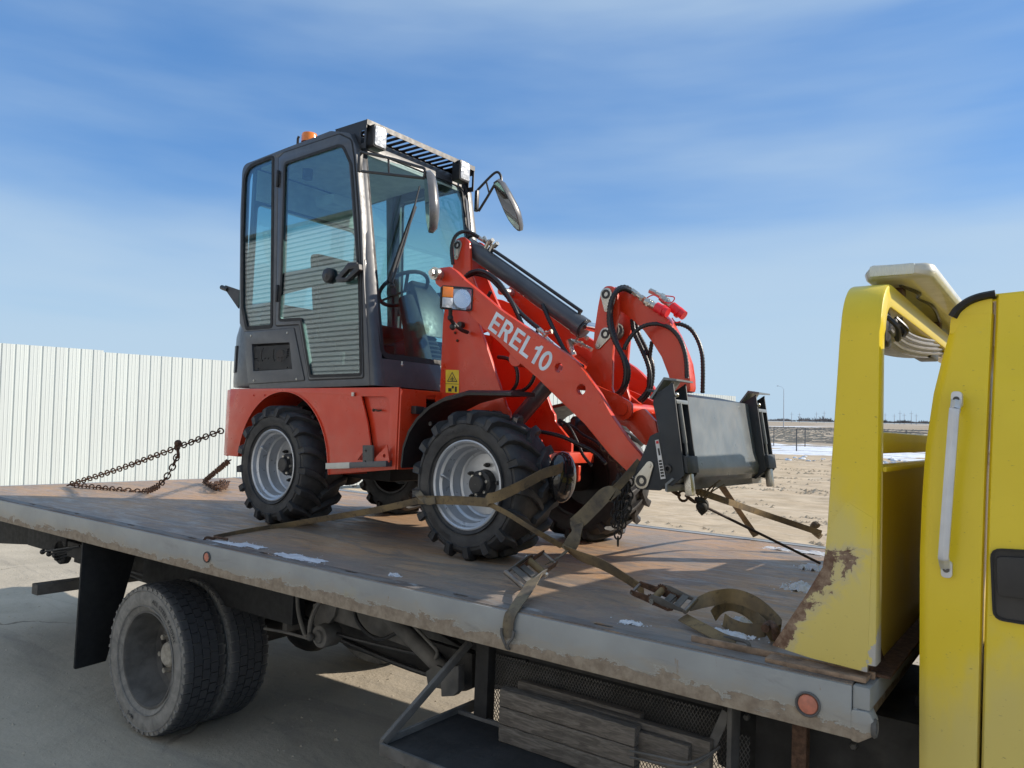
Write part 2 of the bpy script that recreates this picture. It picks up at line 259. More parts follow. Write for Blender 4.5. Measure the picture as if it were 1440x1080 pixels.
crack = g.math('MULTIPLY', g.ramp(vr.outputs['Distance'], .002, .006, 1., 0.), g.math('MULTIPLY', nearm, g.ramp(g.noise(.5, 3, .5, 0, (1, 1, 1), 71.), .45, .6)))
col = g.mix(g.math('MULTIPLY', crack, .7), col, (.09, .08, .07))
g.set(c=col, r=.95, spec=.2); g.bump(g.math('SUBTRACT', g.mix(.35, mid, fine), g.math('MULTIPLY', crack, .4)), .6, .035); M['ground'] = g.m
g = G('snow_sheet'); g.set(c=g.mix(g.ramp(g.noise(.9, 6, .7), .45, .75), (.80, .83, .88), (.52, .50, .48)), r=.7); g.bump(g.noise(2, 6), .7, .1); M['snowfield'] = g.m
M['brush'] = simple('hazed_bare_brush', (.20, .185, .18), .95, var=.4, sc=.05)  # distance haze is mixed into the brush colour
M['siding'] = simple('pale_siding', (.66, .67, .66), .5, var=.05)

# ------------------------------------------------------------------ mesh helpers
class MB:
    def __init__(s): s.v = []; s.f = []
    def add(s, vs, fs):
        o = len(s.v); s.v += [tuple(v) for v in vs]; s.f += [tuple(i + o for i in f) for f in fs]; return s
    def box(s, x0, x1, y0, y1, z0, z1, mtx=None):
        vs = [(x, y, z) for x in (x0, x1) for y in (y0, y1) for z in (z0, z1)]
        if mtx is not None: vs = [mtx @ Vector(v) for v in vs]
        return s.add(vs, [(0, 1, 3, 2), (4, 6, 7, 5), (0, 4, 5, 1), (2, 3, 7, 6), (0, 2, 6, 4), (1, 5, 7, 3)])
    def bar(s, p, q, w, h, up=(0, 0, 1)):
        p, q = Vector(p), Vector(q); d = q - p; l = d.length; d.normalize(); a = d.cross(Vector(up)).normalized(); b = a.cross(d)
        vs = [p + d * t + a * (i * w / 2) + b * (j * h / 2) for t in (0, l) for i in (-1, 1) for j in (-1, 1)]
        return s.add(vs, [(0, 1, 3, 2), (4, 6, 7, 5), (0, 4, 5, 1), (2, 3, 7, 6), (0, 2, 6, 4), (1, 5, 7, 3)])
    def plate(s, outer, a, b, plane='y', holes=()):
        mp = {'y': lambda u, v, w: (u, w, v), 'x': lambda u, v, w: (w, u, v), 'z': lambda u, v, w: (u, v, w)}[plane]
        loops = [list(outer)] + [list(h) for h in holes]; flat = [p for l in loops for p in l]; n = len(flat)
        o = len(s.v); s.v += [mp(u, v, a) for u, v in flat] + [mp(u, v, b) for u, v in flat]
        if holes: tri = [tuple(t) for t in tessellate_polygon([[Vector((u, v, 0)) for u, v in l] for l in loops])]
        else: tri = [tuple(range(n))]
        s.f += [tuple(i + o for i in t) for t in tri] + [tuple(i + o + n for i in reversed(t)) for t in tri]
        k = 0
        for l in loops:
            m = len(l)
            s.f += [(o + k + i, o + k + (i + 1) % m, o + n + k + (i + 1) % m, o + n + k + i) for i in range(m)]; k += m
        return s
    def rings(s, rings, closed_ends=True, loop=False):
        n = len(rings[0]); o = len(s.v)
        for r in rings: s.v += [tuple(p) for p in r]
        R = len(rings)
        for i in range(R if loop else R - 1):
            j = (i + 1) % R
            s.f += [(o + i * n + k, o + i * n + (k + 1) % n, o + j * n + (k + 1) % n, o + j * n + k) for k in range(n)]
        if closed_ends and not loop: s.f += [tuple(o + k for k in reversed(range(n))), tuple(o + (R - 1) * n + k for k in range(n))]
        return s
    def tube(s, pts, r, n=8, smooth=0, rib=None, loop=False):
        pts = [Vector(p) for p in pts]
        if smooth: pts = catmull(pts, smooth)
        if rib: pts = resample(pts, rib)
        rr = []; up = None
        for i, p in enumerate(pts):
            a = pts[i - 1] if (i or loop) else p; b = pts[(i + 1) % len(pts)] if (i < len(pts) - 1 or loop) else p
            d = (b - a).normalized()
            if up is None: up = d.orthogonal().normalized()
            up = (up - d * up.dot(d)).normalized(); sd = d.cross(up)
            q = float(np.interp(i / max(1, len(pts) - 1) * (len(r) - 1), range(len(r)), r)) if isinstance(r, list) else r
            if rib: q = r * (1.14 if i % 2 else .90)
            rr.append([p + (up * math.cos(2 * PI * k / n) + sd * math.sin(2 * PI * k / n)) * q for k in range(n)])
        return s.rings(rr, loop=loop)
    def cyl(s, p, q, r, n=20, r2=None):
        return s.tube([p, q], [r, r if r2 is None else r2], n)
    def lathe(s, prof, c=(0, 0, 0), axis='y', n=40, close=False):
        """prof: (radius, along)"""
        rr = []
        for k in range(n):
            a = 2 * PI * k / n; cc, ss = math.cos(a), math.sin(a)
            mp = {'y': lambda r, t: (c[0] + r * cc, c[1] + t, c[2] + r * ss), 'x': lambda r, t: (c[0] + t, c[1] + r * cc, c[2] + r * ss), 'z': lambda r, t: (c[0] + r * cc, c[1] + r * ss, c[2] + t)}[axis]
            rr.append([mp(r, t) for r, t in prof])
        o = len(s.v); m = len(prof)
        for r in rr: s.v += r
        for k in range(n):
            j = (k + 1) % n
            for i in range(m if close else m - 1):
                s.f.append((o + k * m + i, o + k * m + (i + 1) % m, o + j * m + (i + 1) % m, o + j * m + i))
        return s
    def ball(s, c, r, n=12, sc=(1, 1, 1)):
        prof = [(max(1e-4, math.sin(PI * i / n)), -math.cos(PI * i / n)) for i in range(n + 1)]
        t = MB().lathe(prof, axis='z', n=n * 2)
        return s.add([(c[0] + x * r * sc[0], c[1] + y * r * sc[1], c[2] + z * r * sc[2]) for x, y, z in t.v], t.f)
    def ribbon(s, pts, wd, w, t=.003, smooth=4):
        """webbing strap: wd = width direction(s)"""
        pts = [Vector(p) for p in pts]; wds = [Vector(q) for q in wd] if isinstance(wd, list) else [Vector(wd)] * len(pts)
        if smooth: pts, wds = catmull(pts, smooth), catmull(wds, smooth)
        rr = []
        for i, p in enumerate(pts):
            d = (pts[min(i + 1, len(pts) - 1)] - pts[max(i - 1, 0)]).normalized(); a = wds[i]; a = (a - d * a.dot(d)).normalized(); b = d.cross(a)
            rr.append([p + a * (w / 2) + b * (t / 2), p + b * t * .9, p - a * (w / 2) + b * (t / 2), p - a * (w / 2) - b * (t / 2), p + a * (w / 2) - b * (t / 2)])
        return s.rings(rr)
    def build(s, name, mat, parent=None, bev=0., ang=35, mtx=None):
        me = bpy.data.meshes.new(name); me.from_pydata(s.v, [], s.f)
        bm = bmesh.new(); bm.from_mesh(me); bmesh.ops.remove_doubles(bm, verts=bm.verts, dist=1e-6); bmesh.ops.recalc_face_normals(bm, faces=bm.faces)
        if bev:
            es = [e for e in bm.edges if len(e.link_faces) == 2 and e.calc_face_angle(0) > math.radians(40)]
            bmesh.ops.bevel(bm, geom=es, offset=bev, segments=2, affect='EDGES', profile=.6, clamp_overlap=True)
        bm.to_mesh(me); bm.free(); me.validate()
        me.polygons.foreach_set('use_smooth', [True] * len(me.polygons)); me.set_sharp_from_angle(angle=math.radians(ang))
        if isinstance(mat, str): mat = M[mat]
        me.materials.append(mat)
        o = bpy.data.objects.new(name, me); COL.objects.link(o)
        if parent is not None: o.parent = parent
        elif mtx is not None:
            lo = Vector([min(v.co[i] for v in me.vertices) for i in range(3)]); hi = Vector([max(v.co[i] for v in me.vertices) for i in range(3)])
            c = (lo + hi) / 2; c.z = lo.z; me.transform(Matrix.Translation(-c)); o.matrix_world = mtx @ Matrix.Translation(c)
        return o
def catmull(p, k):
    out = []; n = len(p)
    for i in range(n - 1):
        a, b, c, d = p[max(i - 1, 0)], p[i], p[i + 1], p[min(i + 2, n - 1)]
        for j in range(k):
            t = j / k; out.append(.5 * ((2 * b) + (c - a) * t + (2 * a - 5 * b + 4 * c - d) * t * t + (-a + 3 * b - 3 * c + d) * t ** 3))
    return out + [p[-1].copy()]
def resample(p, step):
    L_ = [0.]
    for i in range(1, len(p)): L_.append(L_[-1] + (p[i] - p[i - 1]).length)
    n = max(2, int(L_[-1] / step)); out = []; j = 0
    for k in range(n + 1):
        d = L_[-1] * k / n
        while j < len(p) - 2 and L_[j + 1] < d: j += 1
        t = (d - L_[j]) / max(1e-9, L_[j + 1] - L_[j]); out.append(p[j].lerp(p[j + 1], min(1, t)))
    return out
def rnd(pts, r, k=5):
    """round the corners of a 2-D polygon; r is one radius or a list"""
    out = []; n = len(pts)
    for i, p in enumerate(pts):
        q = (r[i] if i < len(r) else 0) if isinstance(r, (list, tuple)) else r
        if q <= 0: out.append(tuple(p)); continue
        p = Vector(p[:2]); a = Vector(pts[i - 1][:2]) - p; b = Vector(pts[(i + 1) % n][:2]) - p; la, lb = a.length, b.length; a.normalize(); b.normalize()
        an = max(.05, a.angle(b, PI)); d = min(q / math.tan(an / 2), la * .48, lb * .48); s0, s1 = p + a * d, p + b * d
        for j in range(k + 1):
            t = j / k; out.append(tuple(s0 * (1 - t) ** 2 + p * 2 * t * (1 - t) + s1 * t * t))
    return out
def circ(c, r, n=16, a0=0.): return [(c[0] + r * math.cos(a0 + 2 * PI * i / n), c[1] + r * math.sin(a0 + 2 * PI * i / n)) for i in range(n)]
def grow(pts, d):
    """offset a polygon outwards (d>0) or inwards"""
    n = len(pts); ar = sum(pts[i][0] * pts[(i + 1) % n][1] - pts[(i + 1) % n][0] * pts[i][1] for i in range(n)); sg = 1 if ar > 0 else -1; out = []
    for i in range(n):
        p = Vector(pts[i]); a = (p - Vector(pts[i - 1])).normalized(); b = (Vector(pts[(i + 1) % n]) - p).normalized()
        na, nb = Vector((a.y, -a.x)) * sg, Vector((b.y, -b.x)) * sg; m = (na + nb); m = m.normalized() if m.length > 1e-6 else na
        out.append(tuple(p + m * (d / max(.4, m.dot(na)))))
    return out
def root(name, label, cat, mtx, group=None):
    o = bpy.data.objects.new(name, None); COL.objects.link(o); o.matrix_world = mtx; o.empty_display_size = .2
    return tag(o, label, cat, group)
def tag(o, label, cat, group=None):
    o['label'] = label; o['category'] = cat
    if group: o['group'] = group
    return o
def link(name, me, parent, mtx=None):
    o = bpy.data.objects.new(name, me); COL.objects.link(o); o.parent = parent
    if mtx is not None: o.matrix_basis = mtx
    return o
_fc = {}
def glyph(ch, bold=.0):
    """flat outline of one character as (verts, faces, advance)"""
    if (ch, bold) in _fc: return _fc[ch, bold]
    cu = bpy.data.curves.new('t', 'FONT'); cu.body = ch; cu.size = 1; cu.offset = bold; cu.resolution_u = 3
    o = bpy.data.objects.new('t', cu); COL.objects.link(o); dg = bpy.context.evaluated_depsgraph_get(); me = bpy.data.meshes.new_from_object(o.evaluated_get(dg))
    vs = [tuple(v.co) for v in me.vertices]; fs = [tuple(p.vertices) for p in me.polygons]; xs = [v[0] for v in vs] or [0, .3]
    bpy.data.objects.remove(o); bpy.data.curves.remove(cu); bpy.data.meshes.remove(me)
    _fc[ch, bold] = (vs, fs, min(xs), max(xs)); return _fc[ch, bold]
def text_line(mb, s, size, put, bold=.02, gap=.09):
    """put(u, v) -> 3-D point on the surface"""
    u = 0
    for ch in s:
        if ch == ' ': u += .35; continue
        vs, fs, a, b = glyph(ch, bold); mb.add([put((u + x - a) * size, y * size) for x, y, z in vs], fs); u += b - a + gap
    return u * size

# ------------------------------------------------------------------ setting
def struct(o): o['kind'] = 'structure'; return o
def hn(x, y, s): 
    from mathutils import noise
    return noise.fractal(Vector((x * s, y * s, 1.3)), 1.0, 2.1, 4)
xs = sorted(set([-4000, -2000, -900, -400, -200, -110, 110, 200, 400, 900, 2000, 4000] + [round(-60 + i * .9, 3) for i in range(40)] + [round(-24 + i * .17, 3) for i in range(170)] + [round(5 + i * 1.5, 3) for i in range(18)] + [35 + i * 5 for i in range(12)]))
ys = sorted(set([-4000, -1500, -600, -200, -60, -30, -15] + [round(-8 + i * .6, 3) for i in range(22)] + [round(5.2 + i * .17, 3) for i in range(180)] + [round(36 + i * .6, 3) for i in range(32)] + [55, 60, 66, 74, 84, 100, 130, 170, 240, 400, 700, 1200, 2200, 4500]))
gv = []; 
for y in ys:
    for x in xs:
        far = min(1., max(0., (y - 4) / 6)) * (1 if y < 300 else 0)
        z = hn(x, y * 2.2, .5) * .03 * far - .012 * far
        if -24 <= x <= 5 and 5 < y < 36: z += (abs(hn(x * .35 + 3, y * 1.6, 1.4)) * .055 - .02 + hn(x, y, 3.1) * .016) * min(1, (y - 5) / 3, (36 - y) / 3)
        gv.append((x, y, z))
gf = [(j * len(xs) + i, j * len(xs) + i + 1, (j + 1) * len(xs) + i + 1, (j + 1) * len(xs) + i) for j in range(len(ys) - 1) for i in range(len(xs) - 1)]
struct(MB().add(gv, gf).build('ground', 'ground', ang=80))
# loose grit on the concrete near the truck
mb = MB(); rr_ = random.Random(9)
for k in range(2600):
    x = rr_.uniform(-14, 1); y = rr_.uniform(-1.5, 6); r = rr_.uniform(.003, .013) * (1 + (rr_.random() > .97))
    mb.add([(x + r, y, .0), (x, y + r * rr_.uniform(.6, 1.2), .0), (x - r, y, .0), (x, y - r * .8, .0), (x + rr_.uniform(-.4, .4) * r, y, r * rr_.uniform(.4, .9))], [(0, 1, 4), (1, 2, 4), (2, 3, 4), (3, 0, 4)])
o = mb.build('grit', 'ground'); o['kind'] = 'stuff'; tag(o, 'scattered grit and small stones on the pale yard around the truck', 'gravel')
# churned clods lying in lines along the wheel tracks
mb = MB(); rr_ = random.Random(3)
for k in range(150):
    x0 = rr_.uniform(-20, 4); y0 = 6 + 30 * rr_.random() ** 1.3; a = math.radians(rr_.choice([6, 12, 20, 168, 174]) + rr_.uniform(-6, 6)); ln = rr_.uniform(.8, 5); m = int(ln * rr_.uniform(8, 20)); wdt = rr_.uniform(.04, .22)
    for i in range(m):
        t = rr_.random() * ln; o_ = rr_.gauss(0, wdt); x = x0 + math.cos(a) * t - math.sin(a) * o_; y = y0 + math.sin(a) * t + math.cos(a) * o_; r = rr_.uniform(.012, .05) * (1 if rr_.random() < .9 else 1.7); z = .0
        if not (-24 < x < 5): continue
        z = hn(x, y * 2.2, .5) * .03 + (abs(hn(x * .35 + 3, y * 1.6, 1.4)) * .055 - .03)
        p = [(x + r * 1.5 * rr_.uniform(.6, 1.2), y, z - .01), (x, y + r, z - .01), (x - r * 1.5 * rr_.uniform(.6, 1.2), y, z - .01), (x, y - r, z - .01), (x + rr_.uniform(-.5, .5) * r, y + rr_.uniform(-.5, .5) * r, z + r * rr_.uniform(.6, 1.1))]
        mb.add(p, [(0, 1, 4), (1, 2, 4), (2, 3, 4), (3, 0, 4), (3, 2, 1, 0)])
o = mb.build('sand_clods', 'ground'); o['kind'] = 'stuff'; tag(o, 'dry clods of churned sand lying along the wheel ruts in the yard', 'sand')
# snow field beyond the yard
c0 = ground(1200, 636); c1 = ground(1200, 615)
mb = MB(); nx_, ny_ = 150, 70; vs = []
camw = TW @ Vector(CAM); dirv = (c1 - camw); dirv.z = 0; dirv.normalize(); sidev = Vector((dirv.y, -dirv.x, 0))
for j in range(ny_):
    d = 37 + 36 * j / (ny_ - 1)
    for i in range(nx_):
        s_ = -34 + 60 * i / (nx_ - 1); p = camw + dirv * d + sidev * s_; e = 1 - abs(2 * j / (ny_ - 1) - 1) ** 4
        h = hn(p.x, p.y, .23) * .16 + hn(p.x + 40, p.y, 1.1) * .05 + .07 * e - .05 - (1 - e) * .2
        vs.append((p.x, p.y, min(h, .16)))
mb.add(vs, [(j * nx_ + i, j * nx_ + i + 1, (j + 1) * nx_ + i + 1, (j + 1) * nx_ + i) for j in range(ny_ - 1) for i in range(nx_ - 1)])
struct(mb.build('snow_field', 'snowfield', ang=80))
# lumps of old snow and clods at the field's near edge
mb = MB(); rr_ = random.Random(5)
for k in range(160):
    p = camw + dirv * rr_.uniform(38.5, 44) + sidev * rr_.uniform(-20, 14); r = rr_.uniform(.04, .13); q = MB().ball((p.x, p.y, r * .15), r, 4, (1.6, 1.2, .55)); mb.add([(a + rr_.uniform(-.03, .03), b + rr_.uniform(-.03, .03), c + rr_.uniform(-.02, .02)) for a, b, c in q.v], q.f)
o = mb.build('snow_lumps', 'snowfield'); o['kind'] = 'stuff'; tag(o, 'broken lumps of old snow at the edge of the sandy yard', 'snow')
# dry grass tussocks in the field
mb = MB()
for k in range(3800):
    d = 72 + 190 * rr_.random() ** 1.3; p = camw + dirv * d + sidev * rr_.uniform(-.2, .19) * d * 1.2; h = rr_.uniform(.06, .2); w = rr_.uniform(.15, .5); a = rr_.uniform(-.3, .3)
    mb.add([(p.x - w * sidev.x, p.y - w * sidev.y, -.02), (p.x + w * sidev.x, p.y + w * sidev.y, -.02), (p.x + a * sidev.x, p.y + a * sidev.y, h)], [(0, 1, 2)])
g = G('dry_grass'); g.set(c=g.mix(g.ramp(g.noise(.4, 4), .35, .65), (.50, .42, .32), (.66, .57, .45)), r=.95)
o = mb.build('dry_grass', g.m); o['kind'] = 'stuff'; tag(o, 'dry brown grass covering the flat field behind the wire fence', 'grass')
# scrub and bare trees along the horizon
mb = MB()
def scrub(px0, px1, d, h0, h1, n):
    for k in range(n):
        px = rr_.uniform(px0, px1); q = ground(px, 700) - camw; q.z = 0; q.normalize(); p = camw + q * (d * rr_.uniform(.92, 1.08)); h = rr_.uniform(h0, h1) * (.6 + .4 * math.sin(px * .11) ** 2)
        sd = Vector((q.y, -q.x, 0))
        for t in range(7):
            a = rr_.uniform(-.9, .9) * h; b = rr_.uniform(.3, 1) * h; w = h * .16
            mb.add([p + sd * (a * .4 - w), p + sd * (a * .4 + w) + q * w, p + sd * a + Vector((0, 0, b))], [(0, 1, 2)])
scrub(1030, 1340, 640, 1.5, 3.2, 900); scrub(1128, 1168, 600, 2, 5, 40); scrub(-200, 1030, 640, 1.5, 3.2, 1500); scrub(1268, 1280, 600, 2, 3.8, 8); scrub(1340, 1700, 640, 1.5, 3, 500)
o = mb.build('scrub_belt', 'brush'); o['kind'] = 'stuff'; tag(o, 'distant belt of bare scrub and trees along the horizon', 'scrub')

# white corrugated fence
P0 = TW @ Vector((-14.907, 3.221, 1.816)); P1 = TW @ Vector((-11.996, 31.747, 2.449)); P0.z = P1.z = 0
wd = (P1 - P0).normalized(); wn = Vector((wd.y, -wd.x, 0))
if wn.dot(camw - P0) < 0: wn = -wn
fence = root('corrugated_fence', 'tall white corrugated metal fence behind the flatbed and the red loader', 'fence', Matrix.Translation(P0))
pw = .2165; prof = [(0, 0), (.012, -.016), (.034, -.016), (.046, 0), (.104, 0), (.109, .004), (.116, .004), (.121, 0), (.166, 0), (.171, .004), (.178, .004), (.183, 0), (pw, 0)]
def fpanel(h):
    mb = MB(); back = [(u, v - .003) for u, v in reversed(prof)]; mb.rings([[(wd * u + wn * v + Vector((0, 0, z))) for u, v in prof + back] for z in (.06, h)]); return mb.build('panel', 'white', fence)
pa, pb = fpanel(3.0), fpanel(2.965)
i0 = 8; n0 = -36; n1 = int((P1 - P0).length / pw)
for i in range(n0, n1 + 1):
    src = pa if i < i0 else pb
    if i in (0, i0): (pa if i == 0 else pb).location = wd * (i * pw); continue
    o = link('panel', src.data, fence); o.location = wd * (i * pw) + wn * random.uniform(-.002, .002)
for i in range(n0, n1 + 1, 12):
    o = MB().box(-.04, .04, -.04, .04, 0, 2.9).build('post', 'post', fence); o.location = wd * (i * pw + .03) - wn * .1; o.rotation_euler = (0, 0, math.atan2(wd.y, wd.x))
for z in (.5, 1.6, 2.6): MB().bar(wd * n0 * pw - wn * .045 + Vector((0, 0, z)), wd * n1 * pw - wn * .045 + Vector((0, 0, z)), .05, .06).build('rail', 'post', fence)

# wire fence beyond the yard
fr = root('wire_fence', 'thin wire fence with dark posts at the edge of the snowy field', 'fence', Matrix.Translation(ground(1120, 636)))
base = ground(1120, 636)
def gp(px, py): p = ground(px, py) - base; p.z = 0; return p
line_a = [gp(955, 637), gp(1035, 636.5), gp(1120, 636), gp(1178, 639), gp(1239.5, 643), gp(1310, 650), gp(1400, 660)]; line_b = [gp(960, 627), gp(1030, 627.5), gp(1088, 628), gp(1132, 629), gp(1190, 632), gp(1274, 633), gp(1360, 638)]
for ln in (line_a, line_b):
    for p in ln: MB().cyl(p, p + Vector((.02, 0, 1.42)), .035, 8).build('post', 'post', fr)
    for h, r in ((1.4, .024), (1.0, .007), (.7, .007), (.4, .007), (.12, .007)): MB().tube([p + Vector((0, 0, h)) for p in ln], r, 5).build('rail' if h > 1.3 else 'wire', 'post', fr)
# street light and pylons far away
p = ground(1102, 597.4); camd = (p - camw); p = camw + camd * (240 / camd.length); p.z = 0
lp = root('street_lamp', 'lone grey street lamp rising over the field beyond the loader attachment', 'street lamp', Matrix.Translation(p))
MB().tube([(0, 0, 0), (0, 0, 11.3)], [.14, .07], 8).build('pole', 'pole', lp)
MB().tube([(0, 0, 11.2), (-.5 * sidev.x - 0, -.5 * sidev.y, 11.9), (-1.5 * sidev.x, -1.5 * sidev.y, 12.3)], .035, 6, smooth=4).build('arm', 'pole', lp)
MB().ball(tuple(-1.7 * sidev + Vector((0, 0, 12.3))), .35, 6, (1, .6, .3)).build('lamp_head', 'pole', lp)
where = ['left of the lamp beyond the scrub', 'just right of the street lamp', 'over the grove of bare trees', 'right over the grove of bare trees', 'leftmost in the gap beside the truck cab', 'second in the gap beside the truck cab', 'third in the gap beside the truck cab', 'fourth in the gap beside the truck cab', 'fifth in the gap beside the truck cab', 'rightmost in the gap beside the truck cab']
for px, h, wt in zip((1113, 1124, 1148, 1159, 1245, 1258, 1266, 1272, 1282, 1289), (19, 18, 20, 22, 20, 18, 24, 20, 24, 19), where):
    q = ground(px, 700) - camw; q.z = 0; q.normalize(); p = camw + q * 1500; p.z = 0
    r_ = root('power_pylon', 'tiny hazy power pylon on the horizon, ' + wt, 'pylon', Matrix.Translation(p), 'power pylons on the horizon')
    MB().tube([(0, 0, 0), (0, 0, h)], [.8, .3], 4).build('mast', 'pole', r_); MB().bar(sidev * -3 + Vector((0, 0, h * .8)), sidev * 3 + Vector((0, 0, h * .8)), .4, .4).build('crossarm', 'pole', r_)
# hall behind the photographer, seen mirrored in the cab glass
hb = root('siding_hall', 'long pale hall with horizontal ribbed siding, mirrored in the cab door glass', 'building', Matrix.Translation((-6, -8.6, 0)))
pr = []
for k in range(57): z = k * .13; pr += [(0, z), (0, z + .082), (-.05, z + .088), (-.05, z + .122)]
pr.append((0, 57 * .13)); MB().rings([[(x, -.3, 0), *[(x, y, z) for y, z in pr], (x, -.3, 57 * .13)] for x in (-24, 12)]).build('wall', 'siding', hb)
MB().box(-24, 12, -8, -.4, 0, 7.3).build('hall_body', 'siding', hb); MB().box(-24.2, 12.2, -8.3, .12, 7.4, 7.5).build('roof', 'frame2', hb)

# ================================================================== TOW TRUCK (truck frame)
truck = root('tow_truck', 'yellow flatbed tow truck with a rusty grey bed carrying the red loader', 'tow truck', TW)
BX0, BX1, BY1 = -6.72, 0.0, 2.65
# bed plate with stake slots cut through it
slots = [(-5.9, .06), (-5.27, .06), (-4.62, .06), (-3.95, .06), (-3.31, .06), (-2.68, .06), (-2.055, .055), (-1.432, .055), (-.80, .055)]
holes = [rnd([(x - .036, y - .011), (x + .036, y - .011), (x + .036, y + .011), (x - .036, y + .011)], .008, 2) for x, y in slots] + [[(x - .04, 2.59 - .012), (x + .04, 2.59 - .012), (x + .04, 2.59 + .012), (x - .04, 2.59 + .012)] for x, y in slots]
MB().plate([(BX0, .004), (BX1, .004), (BX1, BY1 - .004), (BX0, BY1 - .004)], -.008, 0, 'z', holes).build('bed_plate', 'deck', truck)
# near rail: a channel with turned lips
def rail(y0, s):
    prof = [(0, .002), (.085, .004), (.085, -.004), (.012, -.010), (.012, -.137), (.05, -.141), (.05, -.148), (0, -.148), (-.004, -.143), (-.004, -.004)]
    r = [[(x, y0 + s * a, b) for a, b in prof] for x in np.linspace(BX0, BX1, 60)]
    return MB().rings(r)
hs = MB(); hs.plate([(BX0, -.004), (BX1 + .0, -.004), (BX1, .010), (BX0, .010)], -.143, -.002, 'z')
hs.box(BX0, BX1, .010, .05, -.148, -.140)
hs.build('side_rail', 'rail', truck, bev=.003)
MB().plate([(BX0, .0105), (BX1, .0105), (BX1, .078), (BX0, .078)], -.006, .003, 'z', holes[:9]).build('rail_lip', 'lip', truck)
MB().box(BX0, BX1, BY1 - .012, BY1 + .004, -.15, .006).box(BX0, BX1, BY1 - .08, BY1 - .012, -.001, .004).build('side_rail', 'rail', truck, bev=.003)
for x, y in slots: MB().box(x - .04, x + .04, y - .016, y + .016, -.10, -.03).build('stake_pocket', 'gasket', truck)
MB().box(BX0 - .05, BX0, 0, BY1, -.12, .0).build('tail_bar', 'rail', truck, bev=.004)
# front end beam with the curled torn lip
fb = MB().box(.001, .045, .004, BY1, -.062, -.002).box(.001, .014, .004, BY1, -.14, -.06); fb.build('end_beam', 'rail', truck, bev=.004)
MB().plate(rnd([(-.002, -.064), (.045, -.062), (.058, -.088), (.052, -.125), (.018, -.149), (-.002, -.148)], .01, 3), -.003, .05, 'y').build('torn_corner', 'rail', truck, bev=.004)
MB().lathe([(.004, 0), (.022, .0), (.026, .006), (.022, .012), (.014, .010), (.012, .0)], (.050, .012, -.105), 'x', 20).build('pipe_end', 'frame2', truck)
MB().box(-.245, .03, .026, .10, .003, .016).box(-.5, .04, .088, .10, .0, .020).build('foot_plate', 'rustlight', truck, bev=.002)
# marker lamps
for x, z, r in ((-3.058, -.058, .022), (-.112, -.077, .027)):
    MB().lathe([(r * 1.25, 0), (r * 1.28, -.006), (r * 1.15, -.010), (r * 1.05, -.004), (r * 1.0, -.002)], (x, -.0045, z), 'y', 28).build('lamp_ring', 'frame2', truck)
    MB().lathe([(r * 1.04, -.001), (r * .95, -.006), (r * .5, -.0085), (.001, -.009)], (x, -.0045, z), 'y', 28).build('marker_lamp', 'reflector', truck)
# headboard: one bent arch of box section
def sect(yc, zc, ang, x0, x1, t):
    n = Vector((0, math.cos(ang), math.sin(ang))) * t / 2      # across the tube
    return [Vector((x0, yc, zc)) - n, Vector((x1, yc, zc)) - n, Vector((x1, yc, zc)) + n, Vector((x0, yc, zc)) + n]
def chamf(q, c=.008):
    out = []
    for i in range(4):
        a, p, b = q[i - 1], q[i], q[(i + 1) % 4]; out += [p + (a - p).normalized() * c, p + ((a - p).normalized() + (b - p).normalized()) * c * .3, p + (b - p).normalized() * c]
    return out
st = []
for z in (.05, .20, .37, .6, .8, .965): st.append((.075, z, 0, -.083 + (z - .37) * .047 if z > .37 else -.083 - (.37 - z) * .02, .052))
for k in range(1, 10): a = PI / 2 * k / 10; st.append((.075 + .125 * (1 - math.cos(a)), .965 + .125 * math.sin(a), -a, -.053, .055))
for y in (.2, .9, 1.7, 2.45): st.append((y, 1.09, -PI / 2, -.053, .055))
for k in range(1, 10): a = PI / 2 * k / 10; st.append((2.45 + .125 * math.sin(a), .965 + .125 * math.cos(a), -PI / 2 - a, -.053, .055))
for z in (.965, .37, .05): st.append((2.575, z, -PI, -.06, .052))
MB().rings([chamf(sect(y, z, a, x0, x1, .07)) for y, z, a, x0, x1 in st]).build('headboard_arch', 'yellow', truck)
gus = T.side([(1163, 745), (1160, 775), (1156, 798), (1132, 838), (1085, 908), (1140, 926), (1180, 936)], .036)
MB().plate(gus + [(.030, .03), (.0405, .45), (-.03, .49)], .0385, .052, 'y').build('gusset', 'yellow', truck, bev=.002)
MB().plate([(a, b) for a, b in gus] + [(-.045, .30), (-.06, .47)], 2.59, 2.608, 'y').build('gusset', 'yellow', truck, bev=.002)
MB().box(-.012, .018, .11, 2.54, .005, .585).box(-.012, .06, .11, 2.54, .575, .59).build('headboard_panel', 'yellow2', truck, bev=.003)
MB().plate([(.11, .005), (.30, .005), (.13, .16), (.112, .52)], .018, .026, 'x').box(.02, .075, .11, 1.2, .004, .012).build('panel_stiffener', 'rusty', truck)
MB().box(-.035, .035, .11, 2.54, .625, .69).build('cross_bar', 'yellow2', truck, bev=.012)
